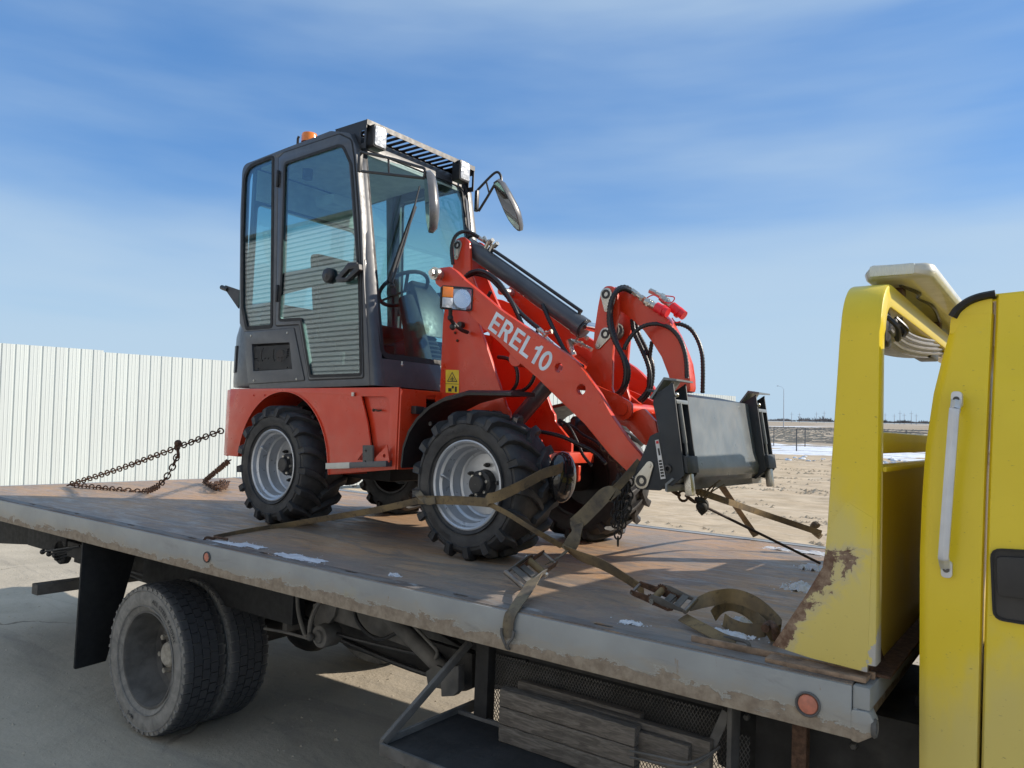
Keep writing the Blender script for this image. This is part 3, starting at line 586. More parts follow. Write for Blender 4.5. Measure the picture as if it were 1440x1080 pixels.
# beacon bar on the arch
lbp = rnd([(-.03, 1.150), (.15, 1.150), (.160, 1.165), (.155, 1.192), (-.02, 1.198), (-.038, 1.175)], .012, 4)
y0, y1 = .22, 2.35
rg = []
for y, sc in ((y0, .55), (y0 + .012, .86), (y0 + .05, 1.), (y1 - .05, 1.), (y1 - .012, .86), (y1, .55)):
    rg.append([((u - .06) * sc + .06, y, (v - 1.173) * sc + 1.173) for u, v in lbp])
lb = MB().rings(rg).build('beacon_bar', 'cream', truck, ang=50)
g = G('ribbed_clear_lens'); g.set(c=(.62, .64, .58), r=.15, coat=.8); wv = g.n.new('ShaderNodeTexWave'); wv.inputs['Scale'].default_value = 40; g.t.links.new(g.co, wv.inputs['Vector']); g.bump(wv.outputs[0], .4, .003); M['lens2'] = g.m
MB().box(-.015, .11, y0 - .003, y0 + .03, 1.156, 1.191).build('end_lens', 'lens2', lb, bev=.008)
for y in (.42, 1.25, 2.15): MB().box(-.03, .05, y - .03, y + .03, 1.122, 1.158).build('beacon_bracket', 'rusty', truck, bev=.003)
MB().tube([(.05, .35, 1.15), (.08, .5, 1.145), (.06, .62, 1.152), (.08, .8, 1.146), (.05, 1.2, 1.15)], .006, 6, 6).build('wire', 'black', truck)
# ribbed cover with its bracket, hanging inside the arch
tp1 = [T.x(a, b, .05) for a, b in ((1259, 448), (1268, 458), (1280, 468), (1294, 474), (1308, 477), (1322, 478), (1334, 476))]
bt1 = [T.x(a, b, .05) for a, b in ((1256, 476), (1264, 485), (1276, 494), (1290, 499), (1306, 502), (1322, 503), (1336, 502))]
tp1, bt1 = catmull(tp1, 4), catmull(bt1, 4); rb = []
for p, q in zip(tp1, bt1):
    pr_ = []
    for j in range(25):
        u = j / 24; o_ = .008 * (1 if j % 6 < 3 else 0); w = p.lerp(q, u); pr_.append((.044 + o_ - .03 * u * u, w.y, w.z))
    rb.append(pr_ + [(x - .018 - (.05 if i < 4 else 0), y, z) for i, (x, y, z) in enumerate(reversed(pr_))])
wl = MB().rings(rb).build('ribbed_cover', 'ribgrey', truck)
MB().box(-.05, .035, tp1[0].y - .05, tp1[0].y + .03, tp1[0].z - .09, tp1[0].z + .02).build('bracket', 'black', wl, bev=.01); MB().box(-.04, .03, 1.15, 1.35, 1.0, 1.06).build('bracket', 'black', wl, bev=.008)
MB().tube([(.04, .2, 1.03), (.065, .22, 1.0), (.06, .26, .97), (.05, .30, .98)], .008, 6, 6).tube([(.045, .3, 1.04), (.07, .34, 1.01), (.05, .42, 1.0), (.04, .5, 1.02), (.03, .6, 1.02)], .007, 6, 6).tube([(.05, .36, 1.05), (.055, .37, 1.0)], .006, 6).build('cable', 'black', wl)
# ------------------------------------------------ cab
def cy(z): return .09 + (.12 * ((z - .35) / .7) ** 2 if z > .35 else 0) + (.02 * (-z) if z < 0 else 0)
zs = [-.62, -.4, -.2, 0, .2, .35, .5, .65, .8, .9, .98]
_sil = []
for a, b in ((1337, 447), (1334, 463), (1324, 498), (1311, 550), (1303, 590), (1298, 640), (1294, 700), (1291, 760), (1290, 1080)):
    y_ = .12
    for _ in range(6): q = T.y(a, b, y_); y_ = cy(min(q.z, 1.02)) + .012
    _sil.append((q.z, q.x))
_sil.sort()
def xr(z): return np.interp(z, [q[0] for q in _sil], [q[1] for q in _sil])
# rear corner panel: rounded from the back wall into the side
rg = []
for z in zs + [1.01, 1.025]:
    x0 = float(xr(z)); yy = cy(min(z, 1.0)); rr2 = .035; sx = .302 - .03 * (.6 - z) * .6
    rg.append([(x0, 2.4 - yy + .1, z), (x0, yy + rr2 + .02, z), (x0 + .004, yy + rr2 * .5, z), (x0 + .012, yy + .012, z), (x0 + .03, yy + .002, z), (sx - .006, yy, z), (sx - .002, yy + .012, z), (sx - .002, yy + .05, z), (x0 + .05, yy + .07, z), (x0 + .04, 2.3 - yy, z)])
MB().rings(rg).build('cab_rear_corner', 'cabyellow', truck, ang=40)
# door skin
rg = []
dz = [-.45, -.2, 0, .2, .35, .5, .65, .8, .9, 1.0, 1.075]
for z in dz:
    yy = cy(min(z, 1.0)); sx = .302 - .03 * (.6 - z) * .6
    rg.append([(sx + .004, yy + .03, z), (sx + .004, yy + .008, z), (sx + .010, yy, z), (1.15, yy, z), (1.15, yy + .03, z)])
door = MB().rings(rg).build('door', 'cabyellow', truck, ang=40)
rc = rnd(T.side([(1396, 774), (1470, 778), (1474, 880), (1400, 868)], .09), .02, 4)
MB().plate(grow(rc, .006), .083, .092, 'y', [rc]).build('handle_recess_rim', 'gasket', door)
MB().plate(rc, .0905, .0895, 'y').build('handle_recess', 'black', door)
MB().plate(rnd(T.side([(1401, 782), (1468, 785), (1470, 845), (1403, 838)], .085), .012, 3), .078, .0885, 'y').build('door_handle', 'black', door, bev=.003)
wq = [(.56, .56), (1.10, .56), (1.04, .95), (.60, .97)]
for nm_, gr_, pr2, mt_ in (('window_seal', .012, .001, 'gasket'), ('door_window', 0., .004, 'gloss')):
    qq = rnd(grow(wq, gr_), .04, 5); mbw = MB().plate(qq, 0, .012, 'y'); mbw.v = [(x, cy(z) - pr2 + y, z) for x, y, z in mbw.v]; mbw.build(nm_, mt_, door)
# roof and the rest of the cab (beyond the frame)
rf = []
_rp = [T.y(a, b, .205) for a, b in ((1338, 446), (1344, 436), (1352, 428), (1362, 421), (1376, 415), (1397, 409))]
for x, zz in [(q.x, q.z) for q in _rp] + [(.42, _rp[-1].z + .006), (1.2, 1.12), (1.75, 1.02), (1.95, .85)]: rf.append([(x, .20, zz - .03), (x, .212, zz - .008), (x, .27, zz), (x, 1.3, zz + .03), (x, 2.33, zz), (x, 2.4, zz - .015), (x, 2.44, zz - .06)])
MB().rings(rf).build('cab_roof', 'cabyellow', truck)
cp_ = T.side([(1335, 470), (1337, 449), (1346, 438), (1354, 431), (1364, 424.5), (1379, 419), (1396, 415), (1395, 470)], .2)
MB().plate(cp_, .196, .24, 'y').build('roof_corner', 'cabyellow', truck, bev=.003)
# black weather strip over the corner
ws = [T.y(px, py, .195) for px, py in ((1340, 446), (1346, 437), (1354, 430), (1364, 423.5), (1379, 418), (1400, 414))]
MB().ribbon(ws, (0, .3, 1), .018, .02).build('roof_gutter', 'gasket', truck)
MB().box(1.15, 2.3, .09, 2.5, -.45, .62).build('cab_front', 'cabyellow', truck, bev=.06)
MB().plate([(.33, .55), (1.12, .55), (1.0, 1.0), (.36, 1.0)], 2.38, 2.40, 'y').build('far_side_window', 'gloss', truck)
MB().plate([(1.95, .62), (2.25, .62), (1.78, .98), (1.72, .98)], .2, 2.4, 'y').build('windscreen', 'gloss', truck)
MB().box(.17, 2.2, .12, 2.48, -.62, -.45).build('cab_floor', 'darkbox', truck)
MB().box(.17, .2, .14, 2.46, -.45, .62).build('cab_back_wall', 'yellow2', truck)
# grab handle on the corner panel
hp = [T.y(1345, 562, .10), T.y(1343, 578, .055), T.y(1341, 590, .052), T.y(1328, 765, .048), T.y(1327, 785, .052), T.y(1331, 802, .088)]
gh = MB(); gh.ribbon(hp, (1, 0, 0), .024, .012, smooth=3); h1 = gh.build('grab_handle', 'alu', truck, bev=.003)
for q, a in ((T.y(1345, 562, .10), .10), (T.y(1331, 800, .085), .085)):
    MB().plate(rnd([(q.x - .012, q.z - .022), (q.x + .014, q.z - .022), (q.x + .014, q.z + .022), (q.x - .012, q.z + .022)], .011, 4), a - .012, a + .02, 'y').build('handle_foot', 'alu', h1, bev=.002)
    MB().lathe([(.008, 0), (.008, -.004), (.005, -.006), (.001, -.006)], (q.x + .001, a - .012, q.z), 'y', 12).build('screw', 'frame2', h1)
# ------------------------------------------------ chassis
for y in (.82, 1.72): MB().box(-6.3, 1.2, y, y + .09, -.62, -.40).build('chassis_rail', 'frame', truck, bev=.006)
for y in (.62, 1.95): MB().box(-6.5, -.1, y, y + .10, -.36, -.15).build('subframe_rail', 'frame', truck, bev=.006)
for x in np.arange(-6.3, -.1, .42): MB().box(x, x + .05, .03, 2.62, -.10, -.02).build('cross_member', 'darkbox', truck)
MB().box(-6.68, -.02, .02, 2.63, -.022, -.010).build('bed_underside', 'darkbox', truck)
MB().plate(T.side([(470, 848), (548, 850), (640, 905), (690, 930), (690, 958), (560, 905), (455, 868)], .5), .5, .53, 'y').build('frame_side_plate', 'frame2', truck, bev=.004)
# tilt cylinder and its bracket
a, b = T.y(528, 846, .40), T.y(626, 944, .30)
MB().cyl(a, b, .037, 20).build('tilt_cylinder', 'frame2', truck)
MB().tube([T.y(548, 855, .33), T.y(560, 858, .31), T.y(606, 905, .26), T.y(615, 917, .27), T.y(612, 926, .28)], .008, 8, 5).build('cylinder_pipe', 'frame2', truck)
br = T.side([(603, 943), (617, 934), (640, 945), (640, 970), (606, 964)], .28); MB().plate(br, .26, .275, 'y').build('cylinder_bracket', 'frame2', truck, bev=.003)
cb = T.side([(583, 895), (664, 920), (664, 968), (655, 972), (637, 973), (636, 948), (610, 938)], .34); MB().plate(cb, .34, .37, 'y').build('bracket_plate', 'frame', truck, bev=.004)
MB().plate(T.side([(637, 948), (645, 935), (662, 930), (662, 965), (655, 972), (638, 973)], .28), .20, .24, 'y').build('bracket_cheek', 'frame2', truck, bev=.004)
for pts, r in (([(-5.6, .58, -.40), (-4.8, .56, -.46), (-4.0, .57, -.42), (-3.0, .56, -.36), (-2.2, .52, -.40), (-1.4, .48, -.34)], .011), ([(-5.6, .60, -.44), (-4.4, .58, -.52), (-3.2, .58, -.44), (-2.6, .50, -.46), (-1.8, .52, -.44)], .009), ([(-2.5, .48, -.2), (-2.42, .44, -.34), (-2.25, .44, -.40), (-2.1, .50, -.30)], .010), ([(-3.0, .70, -.55), (-2.2, .72, -.62), (-1.5, .7, -.55), (-.6, .6, -.50)], .014)):
    MB().tube(pts, r, 8, 8).build('air_hose', 'black', truck)
for x in (-2.75, -2.3, -1.95, -1.6):
    for z in (-.24, -.32): MB().cyl((x, .612, z), (x, .60, z), .014, 6).build('frame_bolt', 'frame2', truck)
# leaf springs, brake chamber, hangers
for k in range(6): MB().tube([T.y(360, 848 + k * 3.2, .72), T.y(400, 851 + k * 3.4, .72), T.y(425 - k * 3, 855 + k * 3.4, .72)], .012, 6, 3).build('leaf_spring', 'frame2', truck)
MB().box(*(lambda p: (p.x - .02, p.x + .02, .66, .78, p.z - .12, p.z + .12))(T.y(409, 858, .7))).build('spring_clamp', 'frame2', truck, bev=.004)
p = T.y(446, 896, .42); q = p + Vector((-.02, .16, 0))
MB().lathe([(.001, 0), (.03, 0), (.035, .012), (.056, .014), (.062, .03), (.062, .11), (.05, .13), (.001, .13)], tuple(p), 'y', 28).build('brake_chamber', 'frame2', truck)
MB().ball(tuple(p + Vector((-.03, -.02, 0))), .022, 8).build('linkage_joint', 'frame2', truck)
for pts, r in (([(418, 838), (420, 862), (427, 888), (432, 898)], .011), ([(452, 842), (442, 860), (436, 880), (436, 897)], .013), ([(372, 884), (400, 889), (430, 897)], .008)):
    MB().tube([T.y(a, b, .44) for a, b in pts], r, 8, 5).build('linkage_rod', 'frame2', truck)
MB().plate(rnd(T.side([(444, 848), (478, 850), (474, 866), (463, 880), (446, 880)], .5), .01, 3), .48, .52, 'y').build('spring_hanger', 'frame2', truck, bev=.005)
# fuel tank / axle bulk, drive shaft
MB().lathe([(.001, 0), (.17, .01), (.20, .05), (.20, .75), (.17, .79), (.001, .8)], (*T.y(500, 895, .9).xy, -.47), 'x', 30).build('air_tank', 'frame', truck)
MB().cyl((-3.8, .36, -.75), (-3.8, 2.3, -.70), .075, 16).ball((-3.8, 1.32, -.74), .21, 10).build('rear_axle', 'frame', truck)
MB().cyl((-3.7, 1.32, -.72), (.6, 1.3, -.55), .045, 12).build('drive_shaft', 'frame', truck)
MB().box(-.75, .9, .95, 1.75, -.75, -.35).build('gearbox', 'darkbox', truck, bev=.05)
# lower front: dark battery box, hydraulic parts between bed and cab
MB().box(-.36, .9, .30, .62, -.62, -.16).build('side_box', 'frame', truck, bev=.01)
for p in (T.y(1048, 1010, .28), T.y(1199, 1051, .28), T.y(1230, 985, .3)): MB().lathe([(.011, 0), (.011, -.012), (.008, -.016), (.001, -.016)], (p.x, .30, p.z), 'y', 6).build('bolt', 'frame2', truck)
bp = T.y(1126, 1050, .22); MB().box(bp.x - .022, bp.x + .022, .20, .24, -.7, -.148).build('support_leg', 'rusty', truck, bev=.003)
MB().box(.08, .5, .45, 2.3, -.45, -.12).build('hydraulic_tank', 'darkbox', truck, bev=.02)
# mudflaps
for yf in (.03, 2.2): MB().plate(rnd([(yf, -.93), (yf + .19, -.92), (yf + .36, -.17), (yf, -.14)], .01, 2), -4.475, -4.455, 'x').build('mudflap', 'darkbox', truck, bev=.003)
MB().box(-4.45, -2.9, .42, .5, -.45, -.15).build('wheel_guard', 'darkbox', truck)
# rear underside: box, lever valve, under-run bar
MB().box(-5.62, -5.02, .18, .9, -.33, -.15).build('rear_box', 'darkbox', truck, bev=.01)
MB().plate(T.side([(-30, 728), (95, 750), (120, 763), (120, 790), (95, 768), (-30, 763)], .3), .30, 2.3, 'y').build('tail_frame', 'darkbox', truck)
MB().lathe([(.001, 0), (.075, 0), (.085, .01), (.085, .05), (.001, .05)], tuple(T.y(83, 776, .18)), 'y', 22).build('hose_reel', 'frame', truck)
MB().box(*(lambda p: (p.x - .05, p.x + .15, .16, .26, p.z - .05, p.z + .05))(T.y(108, 772, .2))).build('lever_valve', 'frame', truck, bev=.006)
for k, (a, b) in enumerate((((60, 776), (112, 768)), ((69, 779), (114, 770)), ((77, 781), (116, 772)), ((80, 785), (118, 775)))):
    p, q = T.y(*a, .1 + .02 * k), T.y(*b, .16 + .02 * k); lv = MB().cyl(p, q, .007, 8).build('lever', 'black', truck); MB().ball(tuple(p), .018, 8).build('knob', 'black', lv)
ub = MB(); a, b = T.x(46, 826, -5.5), T.x(125, 814, -5.0 - .5); ub.bar((-5.45, .18, -.62), (-5.45, 2.45, -.62), .09, .075); ub.build('underrun_bar', 'frame2', truck, bev=.006)
MB().cyl((-5.42, .62, -.60), (-5.42, .62, -.2), .06, 18).build('underrun_post', 'frame2', truck); MB().cyl((-5.42, 2.0, -.60), (-5.42, 2.0, -.2), .06, 18).build('underrun_post', 'frame2', truck)
# ------------------------------------------------ dual rear wheels
g = G('dusty_truck_tyre'); n = g.noise(14, 6, .7, .8); lo = g.xyz(); rad = g.n.new('ShaderNodeVectorMath'); rad.operation = 'LENGTH'
mm = g.n.new('ShaderNodeMapping'); mm.inputs['Scale'].default_value = (1, 0, 1); g.t.links.new(g.co, mm.inputs[0]); g.t.links.new(mm.outputs[0], rad.inputs[0])
side_ = g.math('MULTIPLY', g.ramp(rad.outputs['Value'], .405, .42, 1., .0), g.ramp(n, .25, .75, .45, 1.))
g.set(c=g.mix(side_, (.045, .047, .052), (.29, .275, .25)), r=.85); g.bump(g.noise(60, 4), .35, .003); M['ttyre'] = g.m
def truck_wheel_meshes():
    R, w = .425, .13
    ty = MB().lathe([(.262, -.10), (.30, -.122), (.345, -.13), (.39, -.127), (.408, -.118), (.413, -.10), (.413, .10), (.408, .118), (.39, .127), (.345, .13), (.30, .122), (.262, .10)], n=64, close=True)
    for row in range(5):
        ya, yb = [(-.121, -.078), (-.072, -.027), (-.021, .021), (.027, .072), (.078, .121)][row]
        for k in range(46):
            a = 2 * PI * (k + (.5 if row % 2 else 0) + random.uniform(-.02, .02)) / 46; da = 2 * PI / 46 * .43
            h = R + random.uniform(-.001, .001); vs = []
            for r in (.406, h):
                for yy in (ya, yb):
                    rr3 = r - (.012 if (abs(yy) > .12 and r > .41) else 0)
                    for s in (-1, 1):
                        t = a + s * da; vs.append((rr3 * math.cos(t), yy, rr3 * math.sin(t)))
            ty.add(vs, [(0, 1, 3, 2), (4, 6, 7, 5), (0, 4, 5, 1), (2, 3, 7, 6), (0, 2, 6, 4), (1, 5, 7, 3)])
    for q in (.30, .385): ty.lathe([(q, -.128), (q + .003, -.1325), (q + .006, -.128)], n=64)
    for k in range(46):
        for s in (-1, 1):
            a = 2 * PI * (k + .25) / 46; vs = []
            for r, yy in ((.385, .1285), (.410, .1285), (.385, .123), (.410, .120)):
                for t in (-1, 1): vs.append((r * math.cos(a + t * .022), s * yy, r * math.sin(a + t * .022)))
            ty.add(vs, [(0, 1, 3, 2), (0, 2, 6, 4), (1, 5, 7, 3), (2, 3, 7, 6)])
    rm = MB().lathe([(.268, -.105), (.272, -.112), (.262, -.112), (.256, -.10), (.25, -.04), (.232, .0), (.222, .06), (.214, .085), (.12, .086), (.10, .085), (.001, .085), (.001, .10), (.2, .10), (.24, .03), (.262, .105)], n=56)
    return ty, rm
def put_wheel(y, flip, first=None):
    e = bpy.data.objects.new('wheel', None); COL.objects.link(e); e.parent = truck; e.location = (-3.80, y, -.752 - .0 + (.017 * (y - .2)) * -0); e.rotation_euler = (0, .35 + y, PI if flip else 0)
    return e
ty, rm = truck_wheel_meshes(); w0 = put_wheel(.135 + .10, False)
t0 = ty.build('tyre', 'ttyre', w0); r0 = rm.build('rim', 'frame2', w0)
M['hubdust'] = simple('dusty_hub', (.36, .33, .28), .85, var=.25, sc=30, bump=.4)
hub = MB().lathe([(.001, .0), (.055, .0), (.07, .012), (.085, .07), (.11, .085)], n=28).build('hub', 'hubdust', w0)
nuts_ = [MB() for k in range(8)]
for k in range(8): a = 2 * PI * k / 8; nuts_[k].cyl((.135 * math.cos(a), .085, .135 * math.sin(a)), (.135 * math.cos(a), .035, .135 * math.sin(a)), .016, 6)
nuts_ = [m_.build('wheel_nut', 'hubdust', w0) for m_ in nuts_]
hh = MB()
for k in range(8):
    a = 2 * PI * (k + .5) / 8; hp8 = MB().lathe([(.001, 0), (.026, 0), (.028, .004)], (.178 * math.cos(a), .0825 - .0, .178 * math.sin(a)), 'y', 14).build('hand_hole', 'gasket', w0)
tx = MB()
def arc_put(r, a0, y): return lambda u, v: ((r + v) * math.cos(a0 - u / r), y, (r + v) * math.sin(a0 - u / r))
text_line(tx, 'ALL STEEL RADIAL', .035, arc_put(.335, 2.0, -.1335)); text_line(tx, 'M+S', .035, arc_put(.335, -1.2, -.1335))
tx.build('sidewall_lettering', 'rubber', w0)
for y, fl in ((.52, False), (1.98, True), (2.27, True)):
    e = put_wheel(y, fl)
    for ob in (t0, r0, hub, *nuts_): link(ob.name.split('.')[0], ob.data, e)
for y in (.45, 2.2):
    e = put_wheel(y, y > 1); e.location.x = 1.35
    for ob in (t0, r0, hub, *nuts_): link(ob.name.split('.')[0], ob.data, e)
# ------------------------------------------------ side tray with expanded-metal back
tz = -.50
bl, fl_ = T.z(675, 985, tz), T.z(540, 1050, tz)
tx0, ty0, ty1 = bl.x + .02, fl_.y, bl.y; tx1 = -.38
MB().box(tx0, tx1, ty0, ty1 - .17, tz - .012, tz).build('tray_floor', 'frame', truck, bev=.003)
MB().box(tx0 - .01, tx0 + .006, ty0, ty1, tz - .02, tz + .022).box(tx0, tx1, ty0 - .012, ty0, tz - .03, tz + .012).box(tx0, tx1, ty1 - .175, ty1 - .16, tz - .02, tz + .014).build('tray_frame', 'frame2', truck, bev=.002)
a, b = T.y(661, 903, .18), Vector((tx0 + .0, ty0 + .01, tz + .01))
MB().bar(a, b, .018, .03).build('tray_stay', 'frame2', truck, bev=.002)
ym = .20
pl = T.side([(676, 905), (694, 908), (694, 1010), (676, 985)], ym)
MB().box(pl[0][0], pl[1][0], ym - .03, ym + .02, -.56, -.148).build('tray_upright', 'frame', truck, bev=.003)
r0_ = T.y(1018, 1000, ym).x; r1_ = T.y(1034, 1000, ym).x
MB().box(r1_ - .012, r1_ + .004, ym - .04, ym + .04, -.7, -.148).build('tray_upright', 'frame2', truck, bev=.003)
MB().bar(T.y(1022, 1000, ym - .03), T.y(985, 1085, ym - .05), .012, .03).build('tray_stay', 'frame2', truck, bev=.002)
MB().box(pl[1][0], r1_, ym + .012, ym + .03, -.232, -.148).build('top_strip', 'frame', truck, bev=.002)
def expanded(name, x0, x1, z0, z1, y, cw, chh, parent):
    mb = MB(); t = .0016; nx = int((x1 - x0) / cw); nz = int((z1 - z0) / chh)
    for i in range(nx):
        for j in range(nz):
            x = x0 + i * cw; z = z0 + j * chh
            for sx in (0, 1):
                p, q = ((x, z), (x + cw / 2, z + chh / 2)) if sx == 0 else ((x + cw / 2, z + chh / 2), (x + cw, z))
                p2, q2 = (p[0], z + chh * (1 if sx == 0 else .5)), (q[0], z + chh * (.5 if sx == 0 else 1))
                for (a, b) in ((p, q), (p2, q2)): mb.add([(a[0], y, a[1] - t), (b[0], y, b[1] - t), (b[0], y, b[1] + t), (a[0], y, a[1] + t), (a[0], y + .003, a[1] - t), (b[0], y + .003, b[1] - t), (b[0], y + .003, b[1] + t), (a[0], y + .003, a[1] + t)], [(0, 1, 2, 3), (7, 6, 5, 4), (3, 2, 6, 7), (0, 4, 5, 1)])
    o = mb.build(name, 'frame2', parent); o['kind'] = 'stuff'; return o
expanded('expanded_mesh', pl[1][0], r1_ - .01, -.60, -.225, ym + .015, .013, .021, truck)
expanded('expanded_mesh', r1_ - .0, r1_ + .05, -.7, -.3, ym + .03, .013, .021, truck)
# lumber in the tray
def board(px0, py0, px1, py1, y, h, label, t=.045, l=None):
    a = T.y(px0, py0, y); b = T.y(px1, py1, y); z = a.z
    o = MB(); n = 12
    o.rings([[(a.x + (b.x - a.x) * i / n, y + random.uniform(-.0015, .0015), z - h + .0015), (a.x + (b.x - a.x) * i / n, y + random.uniform(-.0015, .0015), z + random.uniform(-.002, 0)), (a.x + (b.x - a.x) * i / n, y + t, z), (a.x + (b.x - a.x) * i / n, y + t, z - h + .0015)] for i in range(n + 1)])
    o = o.build('lumber_board', 'wood', mtx=TW, bev=.003); tag(o, label, 'board', 'boards in the side tray')
zz = T.y(703, 968, .06)
for k, lab in enumerate(('topmost grey weathered board of the stack in the truck side tray', 'middle weathered board of the stack in the truck side tray', 'lowest weathered board of the stack in the truck side tray')):
    xa = T.y(703, 968, .06).x; xb = T.y(893, 1020, .06).x; z1 = zz.z - k * .064
    o = MB(); n = 14
    o.rings([[(xa + (xb - xa) * i / n, .06 + random.uniform(-.002, .001) + k * .001, z1 - .062), (xa + (xb - xa) * i / n, .06 + random.uniform(-.002, .001) + k * .001, z1 + random.uniform(-.003, 0)), (xa + (xb - xa) * i / n, .105, z1), (xa + (xb - xa) * i / n, .105, z1 - .062)] for i in range(n + 1)])
    tag(o.build('lumber_board', 'wood', mtx=TW, bev=.003), lab, 'board')
for (x0, x1, y, z1, lab) in ((T.y(895, 1028, .09).x, T.y(968, 1052, .09).x, .09, T.y(895, 1028, .09).z, 'short weathered board end right of the stack in the side tray'), (T.y(728, 957, .15).x, T.y(900, 1000, .15).x, .15, T.y(728, 957, .15).z, 'dark board leaning behind the stack against the expanded metal'), (T.y(800, 985, .13).x, T.y(1000, 1040, .13).x, .12, T.y(800, 985, .13).z, 'long dark board lying low behind the stack in the side tray')):
    tag(MB().box(x0, x1, y, y + .035, z1 - .09, z1).build('lumber_board', 'wood', mtx=TW, bev=.004), lab, 'board')
for k in range(2):
    pts = [T.y(886, 1056 + 9 * k, .04), T.y(925, 1064 + 9 * k, .03), T.y(965, 1072 + 7 * k, .05), T.y(990, 1064 + 5 * k, .10), T.y(1012, 1050, .16)]
    tag(MB().tube(pts, .004, 6, 6).build('loose_cable', 'frame2', mtx=TW), ('upper' if k == 0 else 'lower') + ' grey cable slung round the board end in the side tray', 'cable')
# snow and ice on the bed
def patch(name, cpx, rx, ry, label, h=.012, seed=0):
    """crusted snow: a ragged height field that only shows where it rises above the plate"""
    from mathutils import noise
    c = T.z(*cpx, 0.0); n = 48; vs = []; fs = []
    for j in range(n + 1):
        for i in range(n + 1):
            u, v = 2 * i / n - 1, 2 * j / n - 1; x, y = c.x + u * rx * 1.5, c.y + v * ry * 1.5; f = noise.fractal(Vector((u * 2.2 + seed * 7, v * 2.2 * min(1, ry / rx * 2.2), seed)), .8, 2.2, 5); q = .62 - (u * u + v * v) * .85 + f * 1.5
            vs.append((x, y, max(-.006, min(h * 1.2, q * h * 1.1 + noise.noise(Vector((x * 90, y * 90, 2))) * h * .5)) + .0032))
    for j in range(n):
        for i in range(n):
            k = j * (n + 1) + i; q4 = (k, k + 1, k + n + 2, k + n + 1)
            if max(vs[a][2] for a in q4) > -.002: fs.append(q4)
    mb = MB().add(vs, fs); r2 = random.Random(seed)
    for k in range(70):
        x, y, r = c.x + r2.gauss(0, rx * .9), c.y + r2.gauss(0, ry * 1.1), r2.uniform(.0012, .0045)
        if y < .012: continue
        mb.add([(x + r, y, .002), (x, y + r, .002), (x - r, y, .002), (x, y - r, .002), (x, y, .002 + r)], [(0, 1, 4), (1, 2, 4), (2, 3, 4), (3, 0, 4), (3, 2, 1, 0)])
    o = mb.build('snow_patch', 'snow', mtx=TW, ang=80); tag(o, label, 'snow patch')
patch('s', (322, 765), 0.091, 0.019, 'thin snow streak by the rail left of the strap hook', 0.0022, 1)
patch('s', (352, 768), 0.071, 0.022, 'thin snow streak right of the long strap end', 0.0022, 2)
patch('s', (420, 785), 0.108, 0.032, 'snow patch on the bed above the near rail', 0.0033, 3)
patch('s', (555, 810), 0.019, 0.010, 'small lump of snow near the sixth rail slot', 0.0083, 4)
patch('s', (888, 877), 0.027, 0.013, 'smear of snow in front of the front ratchet', 0.0044, 5)
patch('s', (1043, 876), 0.032, 0.032, 'snow inside the loop of the folded strap', 0.0110, 6)
patch('s', (1028, 892), 0.054, 0.016, 'snow drifted along the front strap loops', 0.0066, 7)
patch('s', (1128, 828), 0.054, 0.058, 'snow heaped behind the headboard foot', 0.0165, 8)
patch('s', (1145, 800), 0.049, 0.051, 'snow lying beside the yellow post', 0.0165, 9)
patch('s', (1135, 777), 0.162, 0.038, 'snow dusting the far edge of the bed by the headboard', 0.0055, 10)

# ================================================================== LOADER (loader frame)
ld = root('wheel_loader', 'compact red wheel loader with a dark grey glazed cab strapped on the flatbed', 'wheel loader', LW)
WB = -1.60
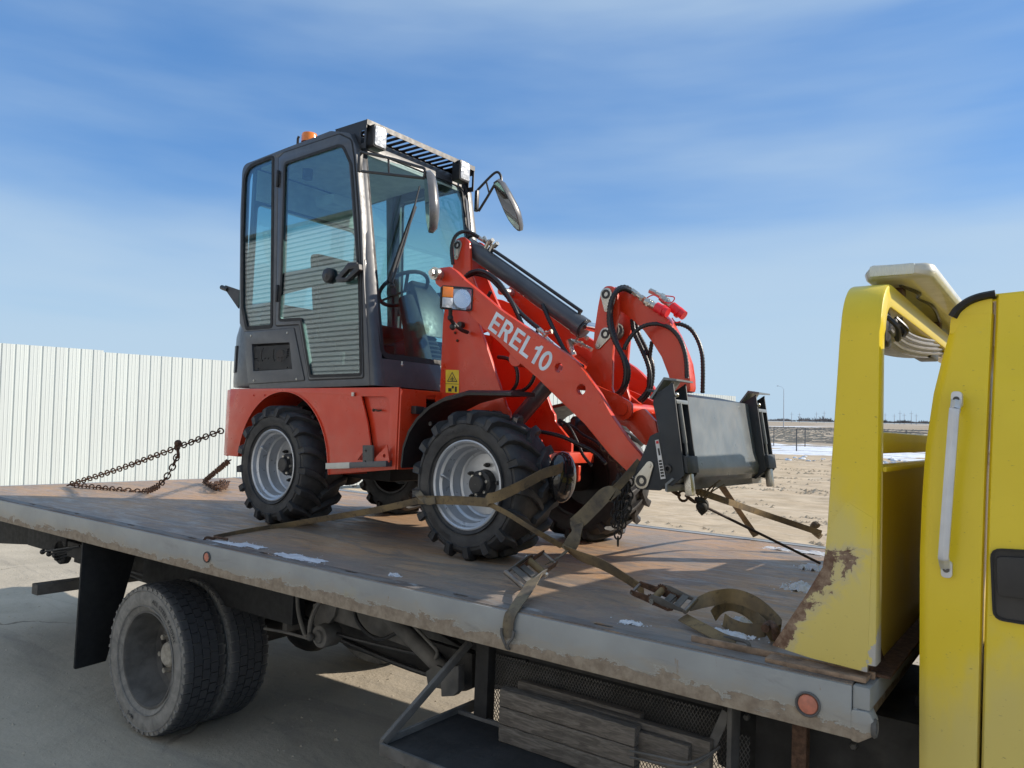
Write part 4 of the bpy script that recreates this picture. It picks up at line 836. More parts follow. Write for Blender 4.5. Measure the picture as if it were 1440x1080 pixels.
# ---- wheels
def loader_wheel():
    R = .347
    ty = MB().lathe([(.205, -.128), (.222, -.143), (.245, -.150), (.285, -.160), (.318, -.156), (.338, -.138), (.347, -.10), (.350, 0), (.347, .10), (.338, .138), (.318, .156), (.285, .160), (.245, .150), (.222, .143), (.205, .128)], n=72, close=True)
    for q in (.238, .300): ty.lathe([(q, -.150 - (.004 if q > .25 else 0)), (q + .003, -.159 - (.003 if q > .25 else 0)), (q + .006, -.150 - (.004 if q > .25 else 0))], n=60)
    n = 17
    for s in (-1, 1):
        for k in range(n):
            a0 = 2 * PI * (k + (.5 if s > 0 else 0)) / n
            stn = [(.300, .163, .02, .015, .010), (.335, .157, .015, .018, .020), (.349, .135, 0, .020, .024), (.350, .085, -.05, .019, .024), (.352, .04, -.13, .017, .023), (.352, -.012, -.25, .014, .022)]
            rg = []
            for r, y, da, hw, hh in stn:
                a = a0 + da; q = []
                out = (.012 if y > .15 else 0)
                for dr, dw, dy in ((-.012, 1.25, 0), (hh * .8, 1.0, out), (hh, .75, out * .7), (hh, -.75, out * .7), (hh * .8, -1.0, out), (-.012, -1.25, 0)):
                    t = a + dw * hw / r; q.append(((r + dr * (.3 if y > .16 else 1)) * math.cos(t), s * (y + (dy if dr > 0 else -.006)), (r + dr * (.3 if y > .16 else 1)) * math.sin(t)))
                rg.append(q)
            ty.rings(rg)
    rm = MB().lathe([(.214, -.128), (.2225, -.140), (.2225, -.146), (.216, -.148), (.208, -.143), (.203, -.120), (.190, -.112), (.186, -.085), (.183, -.06), (.172, -.052), (.168, -.02), (.166, .002), (.155, .006), (.152, .010)], n=64)
    rm.lathe([(.153, .006), (.001, .004)], n=64)
    rbk = MB().lathe([(.153, .012), (.17, .03), (.186, .09), (.2225, .14), (.222, .148), (.21, .146), (.18, .092), (.16, .04), (.001, .03)], n=48)
    hb_ = MB().lathe([(.001, -.075), (.040, -.075), (.046, -.070), (.048, -.045), (.060, -.042), (.068, -.038), (.070, .0), (.075, .006)], n=28)
    def one_bolt(k): a = 2 * PI * (k + .3) / 6; return MB().cyl((.054 * math.cos(a), -.040, .054 * math.sin(a)), (.054 * math.cos(a), -.054, .054 * math.sin(a)), .0085, 6)
    def one_stud(k): a = 2 * PI * (k + .1) / 5; return MB().cyl((.098 * math.cos(a), .004, .098 * math.sin(a)), (.098 * math.cos(a), -.018, .098 * math.sin(a)), .012, 6).cyl((.098 * math.cos(a), -.018, .098 * math.sin(a)), (.098 * math.cos(a), -.030, .098 * math.sin(a)), .007, 8)
    rgm = MB().tube([(-.155, -.095, .012), (-.163, -.125, .03), (-.182, -.128, .035), (-.196, -.110, .02), (-.196, -.108, -.005)], .005, 8, 4)
    lt = MB(); put = lambda r, a0: (lambda u, v: ((r + v) * math.cos(a0 - u / r), -.1625 - .0 * v, (r + v) * math.sin(a0 - u / r)))
    text_line(lt, '29X12.50-15', .027, put(.262, 2.15), .015); text_line(lt, 'NHS', .012, put(.262, .88), .015)
    put2 = lambda r, a0: (lambda u, v: ((r - v) * math.cos(a0 + u / r), -.1625, (r - v) * math.sin(a0 + u / r)))
    text_line(lt, 'FORERUNNER', .030, put2(.288, 3.75), .015)
    extra = [('hub_bolt', one_bolt(k), 'steel') for k in range(6)] + [('wheel_stud', one_stud(k), 'black') for k in range(5)]
    return extra + [('tyre', ty, 'rubber'), ('rim_back', rbk, 'black'), ('rim', rm, 'rim'), ('hub', hb_, 'black'), ('valve_guard', rgm, 'rim'), ('sidewall_lettering', lt, 'hose')]
lw = None
for i, (x, y, rot) in enumerate(((0, -.455, .12), (WB, -.455, .55), (0, .545, .3), (WB, .545, .9))):
    e = bpy.data.objects.new('wheel', None); COL.objects.link(e); e.parent = ld; e.location = (x, y, .366)
    e.rotation_euler = (0, 0, 0 if y < 0 else PI)
    e.rotation_mode = 'XYZ'; Mx = Matrix.Translation((x, y, .366)) @ Matrix.Rotation(0 if y < 0 else PI, 4, 'Z') @ Matrix.Rotation(rot - .12, 4, 'Y'); e.matrix_basis = Mx
    if i == 0: lw = [b.build(n_, m_, e) for n_, b, m_ in loader_wheel()]
    else:
        for o in lw: link(o.name.split('.')[0], o.data, e)
# ---- rear frame
arc = [(WB + .015 + .462 * math.cos(a), .362 + .462 * math.sin(a)) for a in np.linspace(PI, 0, 29)]
xR, xF = -2.185, -.555
outer = [(xR, .395), (xR, .842), (xF, .852), (xF, .405), (-1.115, .338)]
prof = [(xR, .395), (xR, .842), (xF, .852), (xF, .405), (-1.10, .340)] + [p for p in reversed(arc) if True][0:1] + list(reversed(arc))[1:] 
poly = [(xR, .392), (arc[0][0], .392)] + [p for p in arc if p[1] > .392 or p[0] > WB] + [(-1.112, .338), (xF, .405), (xF, .852), (xR, .842)]
pk = [(-.625, .44), (-.625, .74)]
pkt = rnd([(-.62, .43), (-.62, .80), (-.86, .80), (-.80, .66), (-.755, .50), (-.745, .43)], [.0, .06, .0, .12, .1, 0], 6)
for s in (-1, 1):
    nm = 'side_plate'
    y0, y1 = (-.55, -.538) if s < 0 else (.538, .55)
    sp = MB().plate(poly, y0, y1, 'y', [pkt]).build(nm, 'red', ld, bev=.002)
    MB().plate(grow(pkt, .01), s * .512, s * .522, 'y').build('recess_plate', 'red', ld)
    # arch flange and liner
    ar = MB(); out = [(x, z) for x, z in arc]
    rg = []
    for x, z in [(arc[0][0], .392)] + [p for p in arc if p[1] > .38] + [(-1.112, .338)]:
        dx, dz = x - WB - .015, z - .362; l = math.hypot(dx, dz); ux, uz = dx / l, dz / l
        rg.append([(x, s * .556, z), (x + ux * .006, s * .556, z + uz * .006), (x + ux * .006, s * .26, z + uz * .006), (x, s * .26, z)])
    ar.rings(rg); ar.build('wheel_arch', 'red', ld)
    # rear corner panel
    MB().plate([(xR, s * .55), (-2.32, s * .49), (-2.37, s * .30), (-2.37, 0), (-2.34, 0), (-2.35, s * .29), (-2.30, s * .47), (xR, s * .538)], .388, .838, 'z').build('corner_panel', 'red', ld, bev=.003)
MB().box(xR, xF + .0, -.537, .537, .828, .840).build('top_plate', 'red', ld); MB().box(-2.3, -.9, -.26, .26, .30, .80).build('engine_bay', 'darkbox', ld, bev=.02)
# front bulkhead, with the slot, seen past the front fender
bh = [(-.545, .405), (-.545, .845), (.545, .845), (.545, .405)]
slot = rnd(L.front([(598, 557), (612, 556), (612, 574), (598, 575)], -.548), .008, 3)
MB().plate(bh, -.552, -.540, 'x', [slot]).box(-.66, -.553, -.54, .54, .80, .825).build('front_bulkhead', 'red', ld, bev=.002)
q = L.x(583, 577, -.54); MB().plate(rnd([(q.y - .03, q.z - .02), (q.y + .035, q.z - .022), (q.y + .035, q.z + .022), (q.y - .03, q.z + .024)], .004), -.538, -.500, 'x').cyl((-.50, q.y + .04, q.z), (-.44, q.y + .05, q.z), .02, 12).build('hinge_block', 'black', ld, bev=.003)
MB().plate([(-.54, .36), (-.5, .33), (-.1, .345), (-.1, .425), (-.54, .43)], -.36, -.33, 'y').build('lower_beam', 'red', ld, bev=.003)
MB().box(-.62, -.2, -.2, .2, .33, .62).build('articulation_joint', 'darkbox', ld, bev=.03)
# small fittings on the body
for px, py, r in ((312 + 44.5, 556, .006), (372, 556, .006)): q = L.y(px, py, -.552); MB().ball(tuple(q), r, 6).build('rivet', 'red', ld)
q = L.y(508, 552, -.50); nz = MB().cyl((q.x, -.50, .842), (q.x, -.50, .815), .020, 14).build('spray_fitting', 'black', ld); MB().cyl((q.x, -.56, .822), (q.x, -.56, .80), .010, 10).build('nozzle', 'steel', nz)
q = L.y(530, 577, -.515); MB().tube([q, q + Vector((.02, -.03, .003)), q + Vector((.05, -.035, -.004)), q + Vector((.06, -.02, .002))], .005, 6, 4).ball(tuple(q + Vector((-.005, -.02, 0))), .009, 6).build('cable_stub', 'rusty', ld)
# foot step
sx0, sx1 = L.y(462, 655, -.57).x, L.y(548, 650, -.57).x; zt = L.y(480, 651, -.57).z
sb = MB(); a, b = L.y(463, 655.5, -.575), L.y(547, 652, -.575); sb.bar(a, b, .045, .032); step = sb.build('foot_step', 'grey', ld, bev=.002)
a1 = a.lerp(b, .405); MB().bar(a - Vector((.004, 0, 0)), a1, .048, .034).build('bare_step_end', 'cream', step, bev=.001)
MB().plate(L.side([(488, 650), (513, 627), (514, 650)], -.58), -.583, -.577, 'y', [L.side([(503, 647), (511, 636), (511, 647)], -.58)]).plate(L.side([(522, 650), (545, 626), (548, 650)], -.58), -.583, -.577, 'y', [circ(L.side([(541, 641)], -.58)[0], .011, 12)]).build('step_gusset', 'red', step)
q = L.side([(511, 626), (525, 626), (525, 651), (511, 651)], -.59); MB().plate(rnd(q, .006, 2), -.596, -.584, 'y', [circ((q[0][0] + .03, q[0][1] - .03), .007, 8), circ((q[0][0] + .03, q[0][1] - .09), .007, 8)]).build('step_latch', 'frame2', step)
# ---- engine cover behind the cab
hc = [(.0, .852), (.0, 1.30)]
def hood_ring(z, inset):
    w = .50 - inset * .5; xb = -2.36 + inset
    return [(-1.98, -w, z), (-2.18, -w, z), (xb + .03, -w + .06, z), (xb, -w + .12, z), (xb, w - .12, z), (xb + .03, w - .06, z), (-2.18, w, z), (-1.98, w, z)]
rg = [hood_ring(z, i) for z, i in ((.856, 0), (.9, -.005), (1.2, 0.0), (1.33, .03), (1.40, .07), (1.44, .15))]
hood = MB().rings(rg).build('engine_cover', 'grey', ld, bev=.012)
def net(name, x0, x1, z0, z1, y, cw, parent, plane='y', mat='black', t=.0015):
    mb = MB(); nx = max(1, int((x1 - x0) / cw)); nz = max(1, int((z1 - z0) / cw))
    def P(u, v, w): return (u, w, v) if plane == 'y' else (w, u, v)
    for i in range(nx):
        for j in range(nz):
            x = x0 + i * cw; z = z0 + j * cw
            for a, b in (((x, z), (x + cw, z + cw)), ((x + cw, z), (x, z + cw))):
                d = .7 * t; mb.add([P(a[0] - d, a[1] + d, y), P(a[0] + d, a[1] - d, y), P(b[0] + d, b[1] - d, y), P(b[0] - d, b[1] + d, y)], [(0, 1, 2, 3)])
    o = mb.build(name, mat, parent); o['kind'] = 'stuff'; return o
v = L.side([(318, 489), (326, 488), (326, 527), (317, 528)], -.455); MB().plate(rnd(v, .006, 2), -.452, -.448, 'y').build('vent_mesh', 'gasket', hood) if False else None
# vent on the chamfered corner of the cover
cA, cB = Vector((-2.20, -.502, 0)), Vector((-2.325, -.445, 0)); cd = (cB - cA); nn_ = Vector((cd.y, -cd.x, 0)).normalized() * -1
if nn_.y > 0: nn_ = -nn_
def cpt(u, z, o): p = cA + cd * u + nn_ * o; return (p.x, p.y, z)
mv = MB()
for (u0, u1, za, zb, o0) in ((.35, .85, .96, 1.145, .006),): mv.rings([[cpt(u0, za, o0), cpt(u1, za, o0), cpt(u1, zb, o0), cpt(u0, zb, o0)], [cpt(u0, za, -.01), cpt(u1, za, -.01), cpt(u1, zb, -.01), cpt(u0, zb, -.01)]])
mv.build('corner_vent', 'black', hood)
tl = MB(); p, q = L.y(312, 404, -.44), L.y(337, 414, -.44); tl.cyl(p, p + (q - p) * .35, .017, 14); tl.plate([(p.x + .05, p.z + .01), (q.x, q.z + .03), (q.x, q.z - .10), (p.x + .05, p.z - .02)], -.445, -.435, 'y'); tl.build('rear_lamp_stub', 'black', ld)
# ---- cab
ys = -.53
ZB = .865
WX = lambda z: -.775 - .185 * max(0., z - .86)        # front face of the cab, leaning back
co_ = L.side([(351, 548), (346, 470), (337, 455), (337, 400), (338, 300), (341, 232), (357, 226), (400, 209), (465, 184), (492, 187), (500, 205), (508, 300), (512, 400), (517, 480), (520, 542)], ys)
co_ = rnd(co_, [0, .02, .02, 0, 0, .10, .05, .3, .10, .05, .06, 0, 0, 0, 0], 6)
rear_gl = rnd(L.side([(344, 236), (384, 220), (382, 459), (347, 462), (341, 432), (341, 330)], ys), [.12, .03, .02, .02, .06, .2], 5)
door_o = rnd(L.side([(392, 222), (400, 214), (478, 188), (495, 196), (499, 222), (505, 300), (509, 400), (512, 532), (434.5, 535), (421, 457), (388, 459)], ys), [.0, .02, .05, .06, .05, 0, 0, .02, .015, .015, .02], 5)
up_gl = rnd(L.side([(401, 230), (482, 203), (495, 232), (500, 300), (505, 364), (398, 383)], ys), [.03, .09, .04, 0, .03, .03], 6)
lo_gl = rnd(L.side([(395, 413), (430, 404), (470, 397), (506, 392), (508.5, 527), (437, 529.5), (424, 449), (393, 451)], ys), [.03, .1, .1, .03, .02, .02, .02, .03], 5)
dr_gl = rnd(L.side([(401, 230), (482, 203), (495, 232), (500, 300), (506, 392), (508.5, 527), (437, 529.5), (424, 449), (393, 451), (397, 383)], ys), [.03, .09, .04, 0, 0, .02, .02, .02, .03, 0], 6)
bar_ = L.side([(392, 384), (430, 377), (470, 371), (511, 364), (512, 390), (470, 396), (430, 404), (392, 414)], ys)
vent = L.side([(355, 484), (408, 481.5), (412, 519), (357, 522)], ys); vpan = L.side([(343, 467), (414, 461.5), (429, 535), (350, 540)], ys)
def mir(p): return p
cab = bpy.data.objects.new('cab', None); COL.objects.link(cab); cab.parent = ld
for s in (-1, 1):
    def Y(a, b): return (ys + a, ys + b) if s < 0 else (-ys - a, -ys - b)
    sfx = 'near' if s < 0 else 'far'
    MB().plate(co_, *Y(.0, .045), 'y', [rear_gl, door_o, vent]).build('side_frame', 'grey', cab, bev=.003)
    MB().plate(grow(rear_gl, .012), *Y(-.003, .006), 'y', [grow(rear_gl, -.012)]).build('window_seal', 'gasket', cab)
    MB().plate(grow(rear_gl, .006), *Y(.006, .011), 'y').build('rear_side_window', 'glass', cab)
    d = MB().plate(grow(door_o, -.006), *Y(-.004, .03), 'y', [dr_gl]).build('door', 'grey', cab, bev=.003)
    MB().plate(grow(door_o, .003), *Y(-.001, .006), 'y', [grow(door_o, -.006)]).build('door_seal', 'gasket', d)
    for gl in (dr_gl,):
        MB().plate(grow(gl, .008), *Y(-.0065, .0), 'y', [grow(gl, -.010)]).build('glass_seal', 'gasket', d)
        MB().plate(grow(gl, .004), *Y(.002, .007), 'y').build('door_glass', 'glass', d)
    MB().plate(bar_, *Y(.010, .026), 'y').build('door_bar', 'grey', d, bev=.004)
    if s > 0: continue
    # hinges, latch, handle
    for a, b in ((392.5, 252), (391.5, 413)):
        q = L.y(a, b, ys); MB().cyl((q.x, ys - .012, q.z - .055), (q.x, ys - .012, q.z + .055), .010, 10).box(q.x - .02, q.x + .02, ys - .008, ys, q.z - .04, q.z + .04).build('hinge', 'black', d, bev=.002)
    q = L.y(460, 387, ys - .02); MB().lathe([(.001, -.03), (.018, -.03), (.022, -.028), (.040, -.026), (.046, -.018), (.046, 0)], (q.x, ys, q.z), 'y', 26).build('door_lock', 'black', d)
    MB().lathe([(.001, -.033), (.010, -.033), (.011, -.03)], (q.x, ys, q.z), 'y', 14).build('key_barrel', 'frame2', d)
    hp_ = L.side([(474, 392), (492, 371), (507, 371), (508, 380), (490, 396), (477, 397)], ys - .03); hi_ = L.side([(482, 391), (493, 379), (501, 378), (490, 391)], ys - .03)
    MB().plate(rnd(hp_, .008, 3), ys - .045, ys - .018, 'y', [rnd(hi_, .004, 2)]).plate(rnd(L.side([(494, 371), (507, 370), (508, 384), (496, 384)], ys), .006), ys - .03, ys + .002, 'y').build('door_handle', 'black', d, bev=.003)
# vent panel in the lower rear corner
vp = MB().plate(grow(rnd(vpan, .01, 2), 0), ys - .006, ys, 'y', [vent]).build('vent_panel', 'grey', cab, bev=.0015)
MB().plate(grow(rnd(vpan, .01, 2), .003), ys - .0015, ys - .0005, 'y', [grow(rnd(vpan, .01, 2), -.001)]).build('panel_seam', 'gasket', vp)
for a, b in ((353, 472), (404, 468), (357, 535), (417, 533)): q = L.y(a, b, ys - .006); MB().lathe([(.007, 0), (.007, -.003), (.001, -.0045)], (q.x, ys - .006, q.z), 'y', 8).build('screw', 'steel', vp)
vx = [p[0] for p in vent]; vz = [p[1] for p in vent]; net('vent_mesh', min(vx) + .006, max(vx) - .012, min(vz) + .008, max(vz) - .005, ys + .004, .013, vp, 'y', 'black', .0028)
MB().box(min(vx) - .02, max(vx) + .03, ys + .05, ys + .3, min(vz) - .03, max(vz) + .03).build('vent_box', 'darkbox', vp)
q = L.y(395, 500, ys + .04); MB().cyl((q.x, ys + .05, q.z), (q.x, ys + .03, q.z), .04, 18).build('radiator_cap', 'rusty', vp)
# corner posts, windscreen, roof, floor, back
zt_ = 2.262
NW = .47      # half width of the windscreen
def wpt(y, z, o=0.): return (WX(z) + o, y, z)
for s in (-1, 1):
    rg = []
    for z in np.linspace(ZB, 2.36, 12):
        top = max(0., (z - 2.22) / .14); q = .06
        x = WX(z) - .05 * top ** 2
        rg.append([(x - .075, s * .528, z), (x - .045, s * .5295, z), (x - .018, s * .520, z), (x - .004, s * .500, z), (x, s * .455, z), (x - .03, s * .45, z), (x - .075, s * .485, z)])
    MB().rings(rg).build('corner_post', 'grey', cab, ang=50)
# windscreen sheet with black border, glass in one lower and upper piece
def wface(pts, o0, o1, holes=()):
    mb = MB().plate(pts, o0, o1, 'x', holes); mb.v = [(WX(z) + x - .05 * max(0., (z - 2.22) / .14) ** 2, y, z) for x, y, z in mb.v]; return mb
wo = rnd([(-.462, 1.03), (.462, 1.03), (.462, 2.345), (-.462, 2.345)], .07, 6)
wface(grow(wo, -.002), -.010, -.004).build('windscreen', 'windscreen', cab)
wface(grow(wo, .004), -.016, .0, [grow(rnd([(-.462, 1.03), (.462, 1.03), (.462, 2.345), (-.462, 2.345)], .07, 6), -.028)]).build('windscreen_seal', 'gasket', cab)
wface([(-.455, ZB), (.455, ZB), (.455, 1.025), (-.455, 1.025)], -.03, .002).build('front_apron', 'grey', cab, bev=.003)
q = L.x(564, 513, WX(1.03)); MB().ball((q.x + .006, q.y, q.z), .009, 6).cyl((q.x + .006, q.y, q.z - .02), (q.x + .006, q.y, q.z + .02), .004, 6).build('washer_jet', 'steel', cab)
_top = sorted([(x, z) for x, z in co_ if z > 2.0]); _tx = {}
for x, z in _top: _tx[round(x, 2)] = max(z, _tx.get(round(x, 2), 0))
_kx = sorted(_tx); topz = lambda x: float(np.interp(x, _kx, [_tx[k] for k in _kx]))
rf = []; hl = []
for x in (-2.12, -2.08, -2.0, -1.85, -1.6, -1.4, -1.25, -1.15, -1.10, -1.075):
    zz = topz(x) - (.015 if x > -1.09 else 0)
    rf.append([(x, -.529, zz - .035), (x, -.529, zz - .004), (x, -.50, zz + .008), (x, -.35, zz + .014), (x, .35, zz + .014), (x, .50, zz + .008), (x, .529, zz - .004), (x, .529, zz - .035)])
    if -2.09 < x: hl.append([(x, -.48, zz - .05), (x, -.48, zz - .037), (x, .48, zz - .037), (x, .48, zz - .05)])
MB().rings(rf).build('roof', 'grey', cab); MB().rings(hl).build('headliner', 'headliner', cab)
MB().plate([(-.5, .87), (.5, .87), (.5, 2.395), (-.5, 2.395)], -2.145, -2.11, 'x', [rnd([(-.47, 1.36), (.42, 1.36), (.42, 2.12), (-.47, 2.12)], .05)]).build('rear_wall', 'grey', cab)
MB().plate(rnd([(-.48, 1.34), (.43, 1.34), (.43, 2.13), (-.48, 2.13)], .05), -2.135, -2.13, 'x').build('rear_window', 'glass', cab)
MB().plate([(-.49, 2.14), (.49, 2.14), (.49, 2.35), (-.49, 2.35)], -2.108, -2.10, 'x').build('rear_lining', 'headliner', cab)
MB().box(-1.95, -1.75, -.12, .06, 2.16, 2.24).build('speaker_box', 'headliner', cab, bev=.02)
MB().box(-2.1, -.80, -.5, .5, ZB, ZB + .03).build('cab_floor', 'darkbox', cab)
# interior: seat, column, wheel, console, pale trim
seat = MB().rings([[(x, y, z) for x, y, z in ((-1.75, -.2 + i, 1.18), (-1.32, -.2 + i, 1.22), (-1.28, -.2 + i, 1.30), (-1.70, -.2 + i, 1.31))] for i in (-.03, 0, .2, .4, .43)]).build('seat', 'seat', cab, bev=.03)
MB().rings([[(-1.78 - .0, -.22 + i, 1.28), (-1.68, -.22 + i, 1.28), (-1.76, -.22 + i, 1.80), (-1.86, -.22 + i, 1.80)] for i in (0, .44)]).build('seat_back', 'seat', seat, bev=.04)
MB().box(-1.75, -1.35, -.16, .16, .9, 1.18).build('seat_base', 'darkbox', seat, bev=.02)
for k in range(5): MB().lathe([(.1 + .012 * (k % 2), .0), (.11, .02), (.1, .035)], (-1.52, 0, .92 + k * .045), 'z', 18).build('bellows', 'seat', seat) if k < 0 else None
cl = MB().tube([(-.93, -.0, .92), (-1.0, -.0, 1.2), (-1.10, -.0, 1.47)], [.10, .075, .05], 12, 3).build('steering_column', 'seat', cab)
an = math.radians(35); cw = Vector((-1.13, 0, 1.53)); axw = Vector((-math.sin(an), 0, math.cos(an))); u_ = Vector((0, 1, 0)); v_ = axw.cross(u_)
sw = MB().tube([cw + u_ * (.17 * math.cos(2 * PI * k / 28)) + v_ * (.17 * math.sin(2 * PI * k / 28)) for k in range(28)], .013, 8, loop=True)
for a in (0, 2.1, 4.2): sw.bar(cw - axw * .02, cw + u_ * (.165 * math.cos(a)) + v_ * (.165 * math.sin(a)), .02, .01)
sw.build('steering_wheel', 'black', cl)
for k in range(6): MB().lathe([(.115 - .004 * k, 0), (.125 - .004 * k, .012), (.115 - .004 * k, .024)], (-1.02 - .01 * k, .12, 1.06 + .028 * k), 'z', 20).build('gaiter', 'black', cl) if k % 1 == 0 else None
MB().rings([[(-1.08, .04, 1.24), (-.95, .04, 1.22), (-.95, .26, 1.22), (-1.08, .26, 1.24)], [(-1.14, .03, 1.5), (-1.04, .03, 1.5), (-1.04, .27, 1.5), (-1.14, .27, 1.5)], [(-1.17, .06, 1.58), (-1.12, .06, 1.6), (-1.12, .24, 1.6), (-1.17, .24, 1.58)]]).build('instrument_pod', 'black', cl, bev=.01)
MB().box(-1.02, -1.0, .30, .46, 1.05, 1.3).build('side_console_panel', 'trim', cab)
MB().box(-1.3, -1.1, .26, .46, .9, 1.22).build('side_console', 'seat', cab, bev=.02)
MB().box(-1.0, -.84, -.46, -.2, .895, 1.02).box(-.98, -.85, .2, .46, .895, 1.06).build('heater_box', 'seat', cab, bev=.02)
MB().box(-1.85, -1.2, -.42, -.40, 1.0, 1.08).build('grab_rail', 'black', cab)
MB().tube([(-1.35, .33, 1.2), (-1.33, .33, 1.38), (-1.34, .34, 1.42)], .012, 8).ball((-1.34, .34, 1.44), .028, 8).build('joystick', 'black', cab)
q = L.x(568, 285, -1.3); MB().box(-1.35, -1.31, -.02, .24, 1.72, 1.98).build('inner_screen_frame', 'black', cab, bev=.02) if False else None
# roof grille guard with work lamps
gz = 2.462; gx0, gx1 = -1.285, -.99
gh_ = []; n_ = 14
for k in range(n_): y = -.40 + .80 * k / (n_ - 1); gh_.append(rnd([(gx0 + .085, y - .015), (gx1 - .018, y - .015), (gx1 - .018, y + .015), (gx0 + .085, y + .015)], .012, 3))
gg = MB().plate([(gx0, -.495), (gx1, -.495), (gx1, .495), (gx0, .495)], gz - .004, gz, 'z', gh_)
gg.box(gx1 - .003, gx1 + .001, -.495, .495, gz - .03, gz + .002).box(gx0 - .002, gx0 + .003, -.49, .49, gz - .045, gz - .004)
gr = gg.build('roof_grille', 'black', cab)
for s in (-1, 1):
    MB().plate([(gx0 + .003, gz - .004), (gx1 - .003, gz - .004), (gx1 - .003, gz - .175), (gx1 - .06, gz - .17), (gx1 - .12, gz - .13), (gx0 + .09, gz - .11), (gx0 + .003, gz - .03)], s * .491, s * .495, 'y', [[(gx1 - .05, gz - .06), (gx1 - .02, gz - .06), (gx1 - .02, gz - .14), (gx1 - .05, gz - .14)]]).build('grille_bracket', 'black', gr)
    q = L.x(536, 192, -.95) if s < 0 else L.x(655, 240, -.95)
    wlp = MB().plate(rnd([(q.y - .052, q.z - .072), (q.y + .052, q.z - .072), (q.y + .052, q.z + .066), (q.y - .052, q.z + .066)], .014, 3), -1.03, -.957, 'x').build('work_lamp', 'black', cab, bev=.004)
    MB().plate(rnd([(q.y - .044, q.z - .062), (q.y + .044, q.z - .062), (q.y + .044, q.z + .056), (q.y - .044, q.z + .056)], .012, 3), -.958, -.951, 'x').build('lens', 'led', wlp, bev=.002)
    MB().plate([(q.y - .02, q.z), (q.y + .02, q.z), (q.y + .02, gz - .004), (q.y - .02, gz - .004)], -1.04, -1.03, 'x').build('lamp_bracket', 'black', wlp)
# beacon and aerial on the roof
q = L.y(435, 199, -.28)
bc = MB().cyl((q.x, -.28, 2.30), (q.x, -.28, q.z - .005), .035, 16).build('beacon_base', 'black', cab)
MB().lathe([(.055, 0), (.055, .045), (.050, .062), (.03, .07), (.001, .071)], (q.x, -.28, q.z - .01), 'z', 24).build('beacon_lens', 'orange', bc)
q2 = L.y(419, 195, -.28); MB().tube([(q2.x, -.28, q2.z - .06), (q2.x - .0, -.28, q2.z), (q2.x + .01, -.28, q2.z + .015)], .009, 8).build('beacon_bolt', 'black', bc)
# mirrors
def mirror(bpx, tip, head, rx, rz, lean, s, name):
    b0, b1 = bpx
    e = MB().box(b0.x - .012, b0.x + .012, b0.y - .012, b0.y + .012, b1.z, b0.z).build('mirror_bracket', 'black', cab, bev=.003)
    t = MB().tube([b0, b0.lerp(tip, .45) + Vector((0, 0, .01)), b0.lerp(tip, .88) + Vector((0, 0, .005)), tip, tip + Vector((0, 0, -.05))], .0085, 8, 5)
    t.tube([b1, b1.lerp(tip + Vector((0, 0, -.05)), .5), tip + Vector((0, 0, -.05))], .0085, 8)
    a = b0.lerp(tip, .45) + Vector((0, 0, .01)); c = b1.lerp(tip + Vector((0, 0, -.05)), .45); t.cyl(a, c, .006, 8); t.build('mirror_arm', 'black', e)
    return e
b0, b1 = L.y(507, 214, -.55), L.y(509, 241, -.55); tip = Vector(L.x(597, 238, -.47))
e = mirror((b0, b1), tip, None, 0, 0, 0, -1, 'm')
hx, hzc = L.x(604, 285, -.455), 0
def head(parent, top, bot, n, w, prof):
    """mirror head: long axis from top to bot, n = direction the glass faces; prof = (t, half width left, half width right)"""
    top, bot = Vector(top), Vector(bot); d = bot - top; ln = d.length; d.normalize(); n = Vector(n); n = (n - d * n.dot(d)).normalized(); a = d.cross(n)
    c = (top + bot) / 2; pts = [(r * w, (t - .5) * ln) for t, l, r in prof] + [(-l * w, (t - .5) * ln) for t, l, r in reversed(prof)]
    rg = [[c + a * (u * s_) + d * (v * s_) + n * o_ for u, v in pts] for o_, s_ in ((.010, .93), (.012, 1.), (-.012, 1.02), (-.035, .88), (-.048, .55), (-.05, .1))]
    o = MB().rings(rg).build('mirror_head', 'mirrorback', parent, ang=50)
    MB().rings([[c + a * (u * .9) + d * (v * .93) + n * o_ for u, v in pts] for o_ in (.0095, .013)]).build('mirror_glass', 'mirror', o, ang=60)
MP = [(0, .35, .35), (.06, .62, .62), (.3, .85, .80), (.55, 1., .85), (.72, .98, .8), (.88, .7, .45), (.97, .4, .15), (1., .12, .05)]
M['mirrorback'] = simple('mirror_shell', (.10, .10, .105), .3, coat=.4)
head(e, L.x(601, 243, -.47), L.x(606, 327, -.43), (-.62, -.78, .0), .088, MP)
b0, b1 = L.x(671, 268, -.95), L.x(673, 297, -.93); tip = Vector(L.x(702, 246, -.80))
e = MB().box(b0.x - .012, b0.x + .012, b0.y - .012, b0.y + .012, b1.z, b0.z).build('mirror_bracket', 'black', cab, bev=.003)
m0 = L.x(694, 252, -.85)
MB().tube([b0, L.x(690, 248, -.86), L.x(699, 242, -.82), L.x(704, 247, -.8), L.x(705, 256, -.79)], .009, 8, 5).tube([b1, L.x(686, 276, -.87), L.x(697, 258, -.82), L.x(705, 254, -.79)], .009, 8, 4).cyl(L.x(684, 256, -.88), L.x(688, 272, -.87), .006, 8).build('mirror_arm', 'black', e)
head(e, L.x(698, 254, -.80), L.x(733, 324, -.70), (-.30, -.92, -.20), .062, [(t, l, r) for t, r, l in MP])
